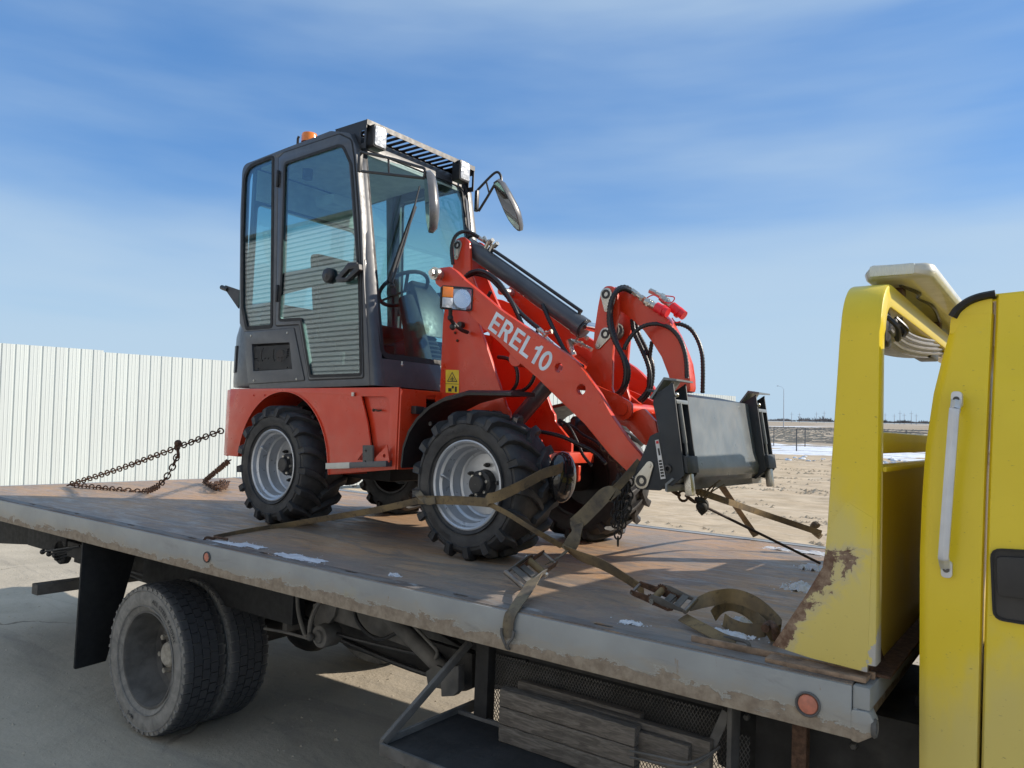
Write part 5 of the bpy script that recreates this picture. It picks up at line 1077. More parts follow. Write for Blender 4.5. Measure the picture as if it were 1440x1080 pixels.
# wiper
p, q = L.x(551, 398, WX(1.45) + .03), L.x(590, 262, WX(2.0) + .03)
wp = MB().tube([p, p.lerp(q, .5) + Vector((.012, 0, 0)), q], [.008, .006, .005], 8, 3).build('wiper_arm', 'black', cab)
a, b = L.x(546, 396, WX(1.5) + .012), L.x(584, 290, WX(1.9) + .012); MB().bar(a, b, .012, .022).build('wiper_blade', 'gasket', wp)
MB().ball(tuple(L.x(551, 402, WX(1.42) + .01)), .018, 8).box(*(lambda c: (c.x - .01, c.x + .03, c.y - .02, c.y + .02, c.z - .03, c.z + .01))(L.x(549, 408, WX(1.4) + .005))).build('wiper_pivot', 'black', wp)

# ---- front frame: mast plates, axle
mastY = .225
mp_ = [(-.555, 1.25), (-.555, .50), (-.40, .36), (.14, .36), (.14, .455), (.085, .47), (.085, .585), (.015, .652), (-.035, .70), (-.04, .74), (-.062, .765), (-.20, 1.06), (-.29, 1.24), (-.37, 1.40), (-.53, 1.47)]
for s in (-1, 1):
    pt = MB().plate(rnd(mp_, [.01, .02, .05, .02, .01, .01, .03, .03, .03, .02, .02, .05, .05, .05, .05], 3), s * mastY, s * (mastY - .022), 'y').build('mast_plate', 'red', ld, bev=.0025)
MB().box(-.56, -.53, -mastY + .02, mastY - .02, .40, 1.22).build('mast_back_plate', 'red', ld)
MB().box(-.3, .06, -.2, .2, .38, .40).box(.02, .12, -.2, .2, .40, .47).build('mast_floor', 'red', ld, bev=.003)
MB().cyl((0, -.40, .366), (0, .47, .366), .075, 20).ball((0, 0, .366), .16, 10).build('front_axle', 'black', ld)
MB().cyl((WB, -.40, .366), (WB, .47, .366), .075, 20).ball((WB, 0, .366), .15, 10).build('rear_axle', 'black', ld)
MB().box(-.12, .16, -.33, .33, .47, .53).box(-.1, .2, -.34, -.24, .50, .60).build('axle_bridge', 'red', ld, bev=.006)
q = L.y(636, 405, -.30)
# outer lug at the pivot, and the pivot pins
for s in (-1, 1):
    pv = Vector((-.475, 0, 1.50))
    MB().cyl((pv.x, s * .20, pv.z), (pv.x, s * .405, pv.z), .026, 18).cyl((pv.x, s * .37, pv.z), (pv.x, s * .40, pv.z), .036, 18).cyl((pv.x, s * .40, pv.z), (pv.x, s * .425, pv.z), .020, 6).build('pivot_pin', 'steel', ld)
AY = .345
arm = L.side([(613, 399), (610, 388), (616, 377), (632, 375), (641, 381), (653, 393), (675, 411), (703, 435), (743, 462), (770, 480), (800, 500), (809, 508), (822, 523), (843, 554), (861, 587), (884, 620), (903, 642), (897, 654), (882, 663), (858, 640), (822, 596), (784, 560), (757, 533), (724, 504), (704, 483), (677, 459), (655, 437), (632, 415)], -AY)
h1_ = circ(L.side([(785.5, 517)], -AY)[0], .024, 20); h2_ = circ(L.side([(817, 547.5)], -AY)[0], .026, 20)
for s in (-1, 1):
    a_ = MB().plate(arm, s * AY, s * (AY - .035), 'y', [h1_, h2_]).build('lift_arm', 'red', ld, bev=.003)
    if s < 0:
        p0, p1 = L.y(679, 455, -AY), L.y(774, 513, -AY); q0 = L.y(694, 428, -AY)
        ud = Vector((p1.x - p0.x, 0, p1.z - p0.z)); ln = ud.length; ud.normalize(); vd = Vector((-ud.z, 0, ud.x)); hgt = (q0 - p0).dot(vd)
        lt = MB(); base_ = L.y(686, 462, -AY); end_ = L.y(767, 525, -AY); ud = Vector((end_.x - base_.x, 0, end_.z - base_.z)); tot = ud.length; ud.normalize(); vd = Vector((-ud.z, 0, ud.x))
        w_ = .19; GL = {'E': ([(0, 0), (.66, 0), (.66, w_ - .02), (.2, w_ - .02), (.2, .42), (.6, .42), (.6, .59), (.2, .59), (.2, 1 - w_ + .02), (.65, 1 - w_ + .02), (.65, 1), (0, 1)], [], .66),
            'R': ([(0, 0), (.2, 0), (.2, .4), (.3, .4), (.5, 0), (.74, 0), (.52, .42), (.64, .52), (.69, .7), (.64, .88), (.5, .97), (.4, 1), (0, 1)], [[(.2, .57), (.38, .57), (.47, .62), (.48, .7), (.47, .79), (.38, .83), (.2, .83)]], .74),
            'L': ([(0, 0), (.62, 0), (.62, .17), (.2, .17), (.2, 1), (0, 1)], [], .62), '1': ([(.20, 0), (.40, 0), (.40, 1), (.25, 1), (.18, .88), (0, .80), (0, .63), (.20, .70)], [], .42)}
        oo = [(.34 + .34 * math.cos(t), .5 + .51 * math.sin(t)) for t in np.linspace(0, 2 * PI, 25)[:-1]]; oi = [(.34 + .145 * math.cos(t), .5 + .34 * math.sin(t)) for t in np.linspace(0, 2 * PI, 25)[:-1]]
        GL['0'] = (oo, [oi], .68); tl_ = sum(GL[c][2] for c in 'EREL10') + .13 * 5; k_ = tot / tl_; capH = .104; u0 = 0
        for c in 'EREL10':
            o_, h_, wd_ = GL[c]; m_ = MB().plate(o_, 0, .0008, 'y', h_); lt.add([tuple(base_ + ud * ((u0 + x) * k_) + vd * (z * capH) + Vector((0, -.0004 - y, 0))) for x, y, z in m_.v], m_.f); u0 += wd_ + .13
        lt.build('lettering', 'letter', a_)
# cross tube and front links between the arms
MB().cyl((.06, -AY + .03, 1.02), (.06, AY - .03, 1.02), .045, 20).build('cross_tube', 'red', ld)
MB().rings([[(.02, y, 1.075), (.36, y, .86), (.37, y, .885), (.04, y, 1.10)] for y in (-AY + .036, AY - .036)]).build('arm_bridge_plate', 'red', ld, bev=.003)
# arm tail boxes with ear for the cylinder links
# lift cylinder between plates
MB().cyl((-.30, 0, .55), (.10, 0, .95), .045, 20).build('lift_cylinder', 'grey', ld); MB().cyl((.05, 0, .9), (.16, 0, 1.0), .022, 14).build('lift_rod', 'chrome', ld)
# tower plates carrying the tilt cylinder
tw = rnd(L.side([(640, 470), (637, 400), (636.5, 350), (640, 337), (652, 332), (660, 340), (662, 385), (672, 410), (690, 450)], -.085), [0, .02, .02, .04, .05, .04, .02, .03, 0], 4)
for s in (-1, 1):
    t_ = MB().plate(tw, s * .085, s * .065, 'y').build('tower_plate', 'red', ld, bev=.003)
tp = L.y(644, 345, -.088)
def keeper(c, ang, y, parent, ln=.075, s=1., t=.007):
    """pin head with its locking plate and bolt"""
    d = Vector((math.cos(ang), 0, math.sin(ang))); k = 14; a0 = ang
    o1 = [(c.x + .034 * s * math.cos(a0 + PI / 2 + PI * i / k), c.z + .034 * s * math.sin(a0 + PI / 2 + PI * i / k)) for i in range(k + 1)]
    c2 = Vector((c.x, 0, c.z)) + d * ln * s
    o2 = [(c2.x + .018 * s * math.cos(a0 - PI / 2 + PI * i / k), c2.z + .018 * s * math.sin(a0 - PI / 2 + PI * i / k)) for i in range(k + 1)]
    kp = MB().plate(o1 + o2, y, y - t, 'y').build('pin_keeper', 'steel', parent, bev=.0015)
    MB().lathe([(.024 * s, -.001), (.024 * s, -.004), (.013 * s, -.004), (.012 * s, .002), (.001, .002)], (c.x, y - t, c.z), 'y', 20).build('pin_head', 'black', kp)
    MB().lathe([(.010 * s, 0), (.010 * s, -.006), (.001, -.007)], (c2.x, y - t, c2.z), 'y', 6).build('bolt', 'cream' if False else 'steel', kp); return kp
keeper(tp, math.radians(-95), -.087, ld, .075, .95)
# tilt cylinder
c0_, c1_ = L.y(663, 349, 0), L.y(812, 456, 0); cd_ = (c1_ - c0_).normalized()
cyl = MB().cyl(c0_ - cd_ * .02, c1_, .052, 28).cyl(c1_, c1_ + cd_ * .05, .058, 28).cyl(c1_ + cd_ * .05, c1_ + cd_ * .062, .045, 24).build('tilt_cylinder', 'grey', ld)
upc = cd_.cross(Vector((0, -1, 0))); upc = upc if upc.z > 0 else -upc
MB().tube([c0_ + cd_ * .16 + upc * .05, c0_ + cd_ * .18 + upc * .068, c1_ - cd_ * .08 + upc * .07, c1_ - cd_ * .035 + upc * .068, c1_ - cd_ * .02 + upc * .05], .010, 8, 4).build('feed_pipe', 'black', cyl)
rp = L.y(862, 466, 0)
MB().cyl(c1_, Vector((rp.x, 0, rp.z)), .024, 20).build('piston_rod', 'chrome', cyl)
MB().cyl((rp.x, -.03, rp.z), (rp.x, .03, rp.z), .05, 20).build('rod_eye', 'frame2', cyl)
for dx in (0, .045): MB().cyl(c0_ + cd_ * (.10 + dx) + upc * .045, c0_ + cd_ * (.10 + dx) + upc * .095, .013, 8).cyl(c0_ + cd_ * (.10 + dx) + upc * .08, c0_ + cd_ * (.05 + dx) + upc * (.10), .011, 6).cyl(c0_ + cd_ * (.12 + dx) + upc * .09 + Vector((0, -.01, 0)), c0_ + cd_ * (.14 + dx) + upc * .12 + Vector((0, -.02, 0)), .014, 6).build('hose_fitting', 'steel', cyl)
# bell crank: two plates, pins, keepers
bcp = rnd(L.side([(851, 402), (862, 402), (868, 412), (870, 440), (864, 465), (861, 500), (860, 545), (866, 566), (846, 566), (826, 548), (822, 522), (833, 500), (836, 463), (841, 430), (845, 410)], -.09), [.04, .04, .03, .05, .05, .05, .03, .03, .02, .02, .02, .05, .05, .05, .03], 4)
for s in (-1, 1): MB().plate(bcp, s * .09, s * .068, 'y').build('bell_crank', 'red', ld, bev=.003)
keeper(L.y(853, 414, -.092), math.radians(-84), -.092, ld, .075, 1.0); keeper(L.y(852, 470, -.092), math.radians(-125), -.092, ld, .072, 1.0)
# lower link out to the attachment, with its welded boss
ll = rnd(L.side([(822, 540), (850, 548), (890, 580), (905, 574), (921, 592), (925, 612), (908, 628), (880, 600), (850, 590), (826, 572)], -.12), .02, 3)
for s in (-1, 1): MB().plate(ll, s * .12, s * .095, 'y').build('lower_link', 'red', ld, bev=.003)
p = L.y(876, 575, -.16); MB().cyl((p.x, -.175, p.z), (p.x, .175, p.z), .032, 20).build('link_pin', 'red', ld)
ey = rnd([(p.x - .19, p.z + .13), (p.x - .02, p.z + .065), (p.x + .05, p.z + .03), (p.x + .05, p.z - .04), (p.x, p.z - .06), (p.x - .12, p.z - .03), (p.x - .2, p.z + .04)], .03, 4)
for s in (-1, 1): MB().plate(ey, s * .165, s * .145, 'y').build('link_eye', 'red', ld, bev=.003)
# curved tilt link over the top
gn = L.side([(862, 404), (876, 405), (892, 411), (910, 422), (926, 434), (941, 450), (953, 471), (963, 494), (969, 511), (972, 532), (973, 552), (948, 552), (942, 528), (932, 502), (920, 483), (907, 465), (890, 449), (876, 439), (860, 435)], -.02)
MB().plate(rnd(gn, .02, 2), -.035, .03, 'y').build('curved_tilt_link', 'red', ld, bev=.003)
# ---- quick attach frame
qa = bpy.data.objects.new('quick_attach_frame', None); COL.objects.link(qa); qa.parent = ld
def qz(y): return 0
def post(s):
    yo, yi = (-.46, -.337) if s < 0 else (.52, .645)
    fr_ = L.side([(947, 537), (963, 668)], -.46); bk = L.side([(919, 557), (919, 568), (929, 612), (940, 682)], -.46)
    sidep = [bk[0], bk[1], bk[2], bk[3], (bk[3][0] + .02, bk[3][1] - .004), fr_[1], fr_[0]]
    e = MB()
    for y in (yo, yi):
        e.plate(sidep if y == (yo if s < 0 else yi) or True else sidep, y - .004, y + .004, 'y')
    e.rings([[(a[0] + .004, yo + .004, a[1]), (a[0] + .004, yi - .004, a[1]), (a[0] - .004, yi - .004, a[1] - .004), (a[0] - .004, yo + .004, a[1] - .004)] for a in bk])
    p_ = e.build('upright', 'grey2', qa, bev=.002)
    # cap plate, sloped
    MB().rings([[(bk[0][0] - .012, y, bk[0][1] - .006), (fr_[0][0] - .04, y, fr_[0][1] + .020), (fr_[0][0] + .02, y, fr_[0][1] + .012), (fr_[0][0] + .02, y, fr_[0][1] + .004), (fr_[0][0] - .04, y, fr_[0][1] + .008), (bk[0][0] - .004, y, bk[0][1] - .014)] for y in (yo - .012, yi + .03)]).build('cap_plate', 'plate', p_)
    # cross straps, lever rod, lower block, wedge
    fx = lambda t: fr_[0][0] + (fr_[1][0] - fr_[0][0]) * t; fz = lambda t: fr_[0][1] + (fr_[1][1] - fr_[0][1]) * t
    def strap(t0, t1, nm, m='plate', d0=-.03, d1=.0):
        MB().rings([[(fx(t) + d0, yo + .006, fz(t)), (fx(t) + d1, yo + .006, fz(t)), (fx(t) + d1, yi - .006, fz(t)), (fx(t) + d0, yi - .006, fz(t))] for t in (t0, t1)]).build(nm, m, p_, bev=.002)
    strap(.19, .235, 'cross_strap', 'plate', -.02, .002); strap(.80, .98, 'lower_block', 'grey2', -.05, .014)
    ymid = (yo + yi) / 2
    MB().cyl((fx(.23) - .004, ymid - .02, fz(.23)), (fx(.66) - .004, ymid - .012, fz(.66)), .010, 10).cyl((fx(.6) - .01, ymid + .006, fz(.6)), (fx(.84) - .01, ymid + .006, fz(.84)), .007, 8).build('lock_rod', 'plate', p_)
    MB().ball((fx(.14), yo + .012, fz(.14)), .012, 8).build('rod_knob', 'steel', p_)
    MB().box(-.017, .017, -.02, .02, -.075, .02, Matrix.Translation((fx(1.04) - .01, ymid - .005, fz(1.04))) @ Matrix.Rotation(math.radians(-8), 4, 'Y')).build('lock_wedge', 'steel', p_, bev=.008)
    q = L.y(951, 660, -.46); MB().lathe([(.018, 0), (.018, -.008), (.010, -.009), (.009, .0), (.001, .0)], (q.x - .035, yo - .004, q.z), 'y', 14).build('boss', 'black', p_)
    return fr_, bk
fr_, bk = post(-1); post(1)
# main plate between the uprights, lower edge rolled forward
fx = lambda t: fr_[0][0] + (fr_[1][0] - fr_[0][0]) * t; fz = lambda t: fr_[0][1] + (fr_[1][1] - fr_[0][1]) * t
pr_ = [(fx(.13) - .050, fz(.13)), (fx(.3) - .05, fz(.3)), (fx(.78) - .045, fz(.78)), (fx(.95) - .035, fz(.95)), (fx(1.03) - .045, fz(1.05)), (fx(1.08) - .08, fz(1.12)), (bk[3][0] + .0, bk[3][1] - .03)]
MB().rings([[(a, y, b) for a, b in pr_] + [(a - .010, y, b) for a, b in reversed(pr_)] for y in (-.337, -.32, .50, .52)]).build('face_plate', 'plate', qa, ang=60)
MB().rings([[(a, y, b) for a, b in pr_[4:]] + [(a - .010, y, b + .004) for a, b in reversed(pr_[4:])] for y in (-.47, -.337, .52, .655)]).build('rolled_edge', 'plate', qa, ang=60)
q = (fx(.13) - .05, fz(.13)); MB().rings([[(q[0], y, q[1]), (q[0] - .16, y, q[1] + .03 * (1 if y < 0 else 1)), (q[0] - .16, y, q[1] + .02), (q[0], y, q[1] - .01)] for y in (-.32, .50)]).build('top_shelf', 'grey2', qa)
er = rnd(L.side([(889, 669), (901, 646), (914, 613), (928, 606), (935, 640), (941, 676), (928, 690), (895, 688)], -.40), .015, 3)
for y in (-.40, -.29, .40, .51): MB().plate(er, y, y + .012, 'y').build('ear_plate', 'grey2', qa, bev=.002)
keeper(L.y(903, 676, -.402), math.radians(62), -.402, qa, .075, 1.05)
MB().cyl((L.y(903, 676, -.4).x, -.40, L.y(903, 676, -.4).z), (L.y(903, 676, -.4).x, .40, L.y(903, 676, -.4).z), .022, 16).build('hinge_pin', 'steel', qa)
# label on the ear plate
stq = L.side([(921, 619), (926, 618), (936, 673), (929, 674)], -.403); lbm = MB().plate(stq, -.4015, -.4025, 'y').build('label', 'label', qa)
def sub(q, u0, u1, v0, v1):
    def P(u, v): a = Vector(q[0]).lerp(Vector(q[1]), u); b = Vector(q[3]).lerp(Vector(q[2]), u); return tuple(a.lerp(b, v))
    return [P(u0, v0), P(u1, v0), P(u1, v1), P(u0, v1)]
MB().plate(sub(stq, .2, .9, .03, .10), -.4026, -.4029, 'y').build('label_mark', 'redcap', lbm)
mb_ = MB()
for k in range(6): mb_.plate(sub(stq, .15, .85, .52 + k * .075, .57 + k * .075), -.4026, -.4029, 'y')
mb_.plate(sub(stq, .35, .8, .22, .40), -.4026, -.4029, 'y'); mb_.build('label_print', 'ink', lbm)
# ---- warning sticker on the mast
sq = L.side([(627, 520), (645.5, 520.5), (645.5, 553), (627, 552)], -mastY)
sk = MB().plate(sq, -mastY - .0005, -mastY - .0015, 'y').build('warning_sticker', 'yellowsticker', ld)
sp_ = MB(); tri = [sub(sq, .5, .5, .08, .08)[0], sub(sq, .9, .9, .52, .52)[0], sub(sq, .1, .1, .52, .52)[0]]
sp_.plate(tri, -mastY - .0016, -mastY - .002, 'y', [grow(tri, -.005)]); sp_.plate(sub(sq, .3, .7, .42, .45), -mastY - .0016, -mastY - .002, 'y'); sp_.plate(sub(sq, .47, .53, .28, .48), -mastY - .0016, -mastY - .002, 'y'); sp_.plate(sub(sq, .36, .64, .35, .38), -mastY - .0016, -mastY - .002, 'y'); sp_.plate(sub(sq, 0, 1, .60, .62), -mastY - .0016, -mastY - .002, 'y'); sp_.plate(circ(sub(sq, .55, .55, .75, .75)[0], .009, 10), -mastY - .0016, -mastY - .002, 'y'); sp_.plate(sub(sq, .2, .45, .8, .95), -mastY - .0016, -mastY - .002, 'y'); sp_.plate(sub(sq, .7, .85, .72, .95), -mastY - .0016, -mastY - .002, 'y')
sp_.build('sticker_print', 'ink', sk)
# ---- headlamps
for s in (-1, 1):
    yl = s * .41; c = L.y(638, 420, -.41)
    hx0, hx1 = L.y(615, 420, -.41).x, L.y(659, 420, -.41).x
    # the lamp faces forward; its lens wraps round the outer side
    def lampring(x, sc): return [(x, yl + s * -.0 + a * sc, c.z + b * sc) for a, b in rnd([(-.085, -.065), (.085, -.065), (.085, .065), (-.085, .065)], .018, 3)]
    ax = Vector((.80, -.60 * (1 if s < 0 else -1), 0)).normalized() if s < 0 else Vector((1, 0, 0))
    sd = Vector((0, 0, 1)).cross(ax).normalized()
    def lp_(u, v, d): p = Vector((c.x + .02, yl, c.z)) + sd * u + Vector((0, 0, v)) + ax * d; return tuple(p)
    ho = rnd([(-.088, -.064), (.088, -.064), (.088, .064), (-.088, .064)], .016, 3)
    lh = MB().rings([[lp_(u * k, v * k, d) for u, v in ho] for d, k in ((-.05, .02), (-.05, .6), (-.04, .88), (-.01, 1.), (.012, 1.), (.012, .94), (-.03, .93))], closed_ends=False).build('headlamp', 'black', ld, ang=50)
    MB().rings([[lp_(u, v, d) for u, v in rnd([(-.019, -.056), (.080, -.056), (.080, .056), (-.019, .056)], .01, 3)] for d in (.0045, .018)]).build('clear_lens', 'lampglass', lh, bev=.003)
    ctr = Vector(lp_(.031, 0, .003)); rgs = []
    for rr5, dd5 in ((.052, .0), (.040, -.012), (.024, -.022), (.008, -.027)): rgs.append([tuple(Vector(lp_(.031 + rr5 * .93 * math.cos(t), rr5 * math.sin(t), .0035 + dd5))) for t in np.linspace(0, 2 * PI, 25)[:-1]])
    MB().rings(rgs).build('reflector_bowl', 'lampbowl', lh, ang=60); MB().ball(tuple(Vector(lp_(.031, .0, -.008))), .011, 8).build('bulb', 'led', lh)
    MB().rings([[lp_(u, v, d) for u, v in [(-.019, -.056), (.080, -.056), (.080, .056), (-.019, .056)]] for d in (-.030, -.026)]).build('lamp_back', 'lampbowl', lh)
    MB().rings([[lp_(u, v, d) for u, v in [(-.080, 0), (-.022, 0), (-.022, .057), (-.080, .057)]] for d in (.0045, .020)]).build('indicator_lens', 'orange', lh, bev=.003)
    MB().rings([[lp_(u, v, d) for u, v in [(-.080, -.057), (-.022, -.057), (-.022, -.002), (-.080, -.002)]] for d in (.0045, .020)]).build('side_lens', 'led', lh, bev=.003)
    MB().lathe([(.001, -.004), (.022, .001), (.030, .006)], lp_(.038, 0, .018), 'x', 16).build('bulb_reflector', 'chrome', lh) if False else None
    z0 = c.z - .062
    MB().tube([(c.x - .02, yl - s * .0, z0 + .01), (c.x - .03, yl - s * .02, z0 - .05), (c.x - .035, yl - s * .10, z0 - .09), (c.x - .04, yl - s * .17, z0 - .10)], .011, 8, 4).ball((c.x - .028, yl - s * .01, z0 - .04), .017, 6).ball((c.x - .035, yl - s * .04, z0 - .085), .019, 6).build('lamp_bracket', 'black', ld)
for px, py in ((643, 479), (640, 468)): q = L.y(px, py, -mastY - .004); MB().ball(tuple(q), .008, 6).build('bolt', 'rusty', ld)
q = L.y(649, 457, -mastY - .01); MB().cyl((q.x, -mastY - .03, q.z), (q.x, -mastY, q.z), .018, 12).build('grommet', 'black', ld)
# ---- front fenders
for s in (-1, 1):
    fp = L.side([(563, 655), (566, 628), (574, 605), (586, 587), (603, 571), (622, 561), (655, 552), (700, 551)], -.60)
    rg = []
    for i, (x, z) in enumerate(fp):
        w0 = (.60 if i < 7 else .5) + (.09 if s > 0 else 0); w1 = .30 if s < 0 else .39; rg.append([(x, s * w0, z), (x + .006, s * (w0 - .004), z - .012), (x + .004, s * w1, z - .008), (x, s * w1, z + .012), (x - .002, s * (w0 - .03), z + .014)])
    MB().rings(rg).build('fender', 'black', ld, ang=60)
    MB().cyl((fp[3][0] + .05, s * .3, fp[3][1] - .03), (fp[3][0] + .05, s * .55, fp[3][1] - .03), .012, 8).build('fender_stay', 'black', ld)
# black domed cover just behind the front wheel
dm = L.y(788, 672, -.40)
MB().ball(tuple(dm + Vector((-.03, .06, 0))), .10, 14, (.62, .9, 1.25)).build('domed_cover', 'gloss', ld)
# ---- hydraulic hoses (spiral wrapped) and fittings
def hose(pts, r=.011, y=None, name='hose', mat='hose', rib=.0075, sm=10):
    P3 = [L.y(a[0], a[1], a[2] if len(a) > 2 else y) for a in pts]
    return MB().tube(P3, r, 8, sm, rib=rib).build(name, mat, ld, ang=70)
Hs = [
    ([(889, 411, -.06), (876, 406, -.10), (864, 414, -.13), (858, 430, -.14), (857, 455, -.14), (864, 478, -.14), (875, 500, -.14), (880, 522, -.13), (876, 545, -.12), (864, 557, -.09), (850, 562, -.05)], .0125),
    ([(893, 413, .0), (880, 404, -.04), (868, 408, -.08), (861, 425, -.11), (859, 450, -.11), (868, 485, -.12), (882, 512, -.12), (883, 532, -.11), (874, 552, -.1), (860, 562, -.06)], .0125),
    ([(878, 492, -.12), (880, 485, -.12), (890, 470, -.11), (904, 459, -.10), (922, 455.5, -.08), (940, 460, -.07), (953, 472, -.06), (961, 488, -.06), (965, 508, -.06), (966, 532, -.06)], .0105),
    ([(944, 456, .03), (957, 456, .05), (971, 463, .08), (981, 478, .10), (987, 497, .10), (988.5, 520, .10), (988, 553, .1)], .0105),
    ([(889, 449, .04), (892, 468, .04), (902, 490, .04), (911, 512, .04), (914, 532, .04), (910, 550, .04), (898, 564, .03)], .0125),
    ([(894, 452, .08), (898, 470, .08), (908, 490, .08), (917, 512, .08), (917, 535, .08), (912, 553, .07), (901, 565, .05)], .0125),
    ([(917, 480, .05), (914, 500, .06), (913, 520, .06), (912, 540, .06)], .0105),
    ([(637, 372, -.13), (635, 350, -.14), (640, 333, -.13), (650, 326, -.1), (662, 327, -.06), (674, 334, -.02)], .0105),
    ([(655, 341, .02), (658, 334, .02), (666, 331, .02), (676, 336, .02), (684, 341, .02)], .0105),
    ([(652, 392, -.20), (661, 384, -.20), (674, 381, -.21), (688, 386, -.21), (702, 398, -.21), (713, 414, -.2), (724, 434, -.19), (735, 458, -.17), (744, 474, -.15)], .0125),
    ([(654, 390, -.17), (668, 385, -.18), (688, 391, -.18), (703, 405, -.18), (716, 420, -.18), (730, 438, -.17), (745, 452, -.16), (758, 462, -.15)], .0125),
    ([(690, 410, -.1), (686, 418, -.1), (682, 428, -.1)], .0105),
    ([(763, 428, -.05), (770, 445, -.06), (778, 462, -.08), (786, 478, -.09), (795, 494, -.1), (808, 508, -.1), (820, 516, -.1)], .0115),
    ([(792, 446, .1), (803, 456, .1), (814, 467, .1)], .0105),
    ([(700, 502, -.1), (715, 505, -.1), (726, 518, -.1), (727, 538, -.1), (718, 552, -.1)], .0105),
    ([(752, 527, -.05), (746, 540, -.05), (735, 549, -.05), (718, 551, -.05)], .0105),
    ([(740, 604, -.2), (765, 608, -.18), (790, 614, -.16), (812, 624, -.14), (835, 636, -.1), (852, 652, -.1)], .0105),
    ([(792, 595, .1), (805, 600, .1), (820, 612, .1), (838, 622, .1), (850, 634, .1)], .0085),
    ([(786, 590, .0), (800, 600, 0), (812, 622, 0), (820, 640, 0), (832, 655, 0)], .0085),
]
for h, r in Hs: hose(h, r)
def fit(a, b, y, r=.014, mat='steel', y2=None):
    p, q = L.y(*a, y), L.y(*b, y if y2 is None else y2); d = (q - p)
    return MB().cyl(p, p + d * .45, r, 6).cyl(p + d * .45, p + d * .8, r * .8, 12).cyl(p + d * .8, q, r * 1.1, 6).build('hose_fitting', mat, ld)
fit((889, 409), (905, 421), -.06, .016); fit((914, 409), (934, 418), .05, .015)
for (a, b, c, y) in (((908, 424), (925, 433), (939, 440), -.07), ((930, 418), (947, 433), (962, 444), .02)):
    p, q, r_ = L.y(*a, y), L.y(*b, y), L.y(*c, y); d = (q - p)
    MB().cyl(p, p + d * .5, .020, 12).cyl(p + d * .5, q, .017, 12).cyl(p + d * .2, p + d * .35, .023, 6).build('quick_coupler', 'steel', ld)
    MB().cyl(q - d * .12, r_, .026, 18, .024).cyl(q + d * .35, q + d * .5, .029, 18).build('coupler_cap', 'redcap', ld)
MB().tube([L.y(908, 420, -.06), L.y(920, 415, -.04), L.y(935, 425, -.03), L.y(945, 425, 0), L.y(948, 418, .0), L.y(936, 416, -.02)], .003, 6, 8).tube([L.y(925, 452, -.08), L.y(935, 455, -.09), L.y(941, 449, -.08)], .003, 6, 6).tube([L.y(945, 447, 0), L.y(950, 453, 0), L.y(957, 452, 0)], .003, 6, 6).build('cap_leash', 'redcap', ld)
fit((757, 462), (768, 472), -.15); fit((763, 470), (776, 466), -.15, .012); fit((768, 476), (776, 484), -.15, .012); fit((806, 485), (822, 460), .08, .008); fit((812, 466), (826, 476), .08, .013); fit((803, 480), (818, 484), .08, .016); fit((818, 484), (832, 492), .08, .012); fit((800, 478), (806, 500), .06, .018)
fit((672, 333), (680, 338), -.02, .012)

# ================================================================== STRAPS AND CHAINS
def tp_(px, py, z=None, y=None, x=None): return T.z(px, py, z) if z is not None else (T.y(px, py, y) if y is not None else T.x(px, py, x))
def LT(v): return Vector(L.O) + Vector(L.R @ np.array(v))      # loader -> truck frame
def on_loader(px, py, y): return LT(L.y(px, py, y))
def strap_obj(name, pts, wd, w, label, mat='strap', smooth=5, t=.003):
    return tag(MB().ribbon(pts, wd, w, t, smooth).build(name, mat, mtx=TW, ang=60), label, 'strap')
def ratchet(P, d, up, sc, label, parts=True):
    """ratchet buckle: P centre, d long axis, up normal"""
    d = Vector(d).normalized(); up = Vector(up); up = (up - d * up.dot(d)).normalized(); a = d.cross(up)
    Mx = Matrix(((d.x, a.x, up.x, P[0]), (d.y, a.y, up.y, P[1]), (d.z, a.z, up.z, P[2]), (0, 0, 0, 1)))
    Rr = root('ratchet_buckle', label, 'ratchet buckle', TW @ Mx @ Matrix.Scale(sc, 4))
    for s in (-1, 1):
        MB().plate(rnd([(-.10, -.010), (.06, -.014), (.085, 0), (.075, .018), (.02, .022), (-.10, .012)], .008, 3), s * .030, s * .034, 'y').build('body_side', 'rusty', Rr)
        MB().plate(rnd([(-.02, .014), (-.005, .034), (.03, .040), (.135, .030), (.14, .018), (.04, .006)], .006, 3), s * .037, s * .041, 'y').build('handle_side', 'frame2', Rr, bev=.001)
        n = 14; MB().plate([(.0 + (.026 if i % 2 else .021) * math.cos(2 * PI * i / (2 * n)), .012 + (.026 if i % 2 else .021) * math.sin(2 * PI * i / (2 * n))) for i in range(2 * n)], s * .0345, s * .0368, 'y').build('ratchet_wheel', 'rusty', Rr)
        MB().cyl((0, s * .041, .012), (0, s * .050, .012), .010, 6).build('nut', 'steel', Rr)
    MB().cyl((.135, -.044, .024), (.135, .044, .024), .009, 12).build('handle_bar', 'oldsteel', Rr); MB().cyl((0, -.034, .012), (0, .034, .012), .013, 14).build('spindle', 'strap', Rr)
    MB().cyl((-.095, -.036, 0), (-.095, .036, 0), .006, 10).build('crossbar', 'oldsteel', Rr); MB().cyl((.06, -.034, .004), (.06, .034, .004), .006, 10).build('crossbar', 'oldsteel', Rr)
    MB().box(.035, .06, -.03, .03, .012, .016).build('pawl', 'frame2', Rr); MB().box(.085, .11, -.038, .038, .026, .030).build('release_bar', 'frame2', Rr)
    return Rr
up = Vector((0, 0, 1))
def across(pts, roll=0.):
    """width directions of a strap whose flat side is turned outwards, away from the load"""
    out = []
    for i, p in enumerate(pts):
        d = (Vector(pts[min(i + 1, len(pts) - 1)]) - Vector(pts[max(i - 1, 0)])).normalized(); out.append(Matrix.Rotation(roll, 3, d) @ d.cross(Vector((.55, -.82, .15))).normalized())
    return out
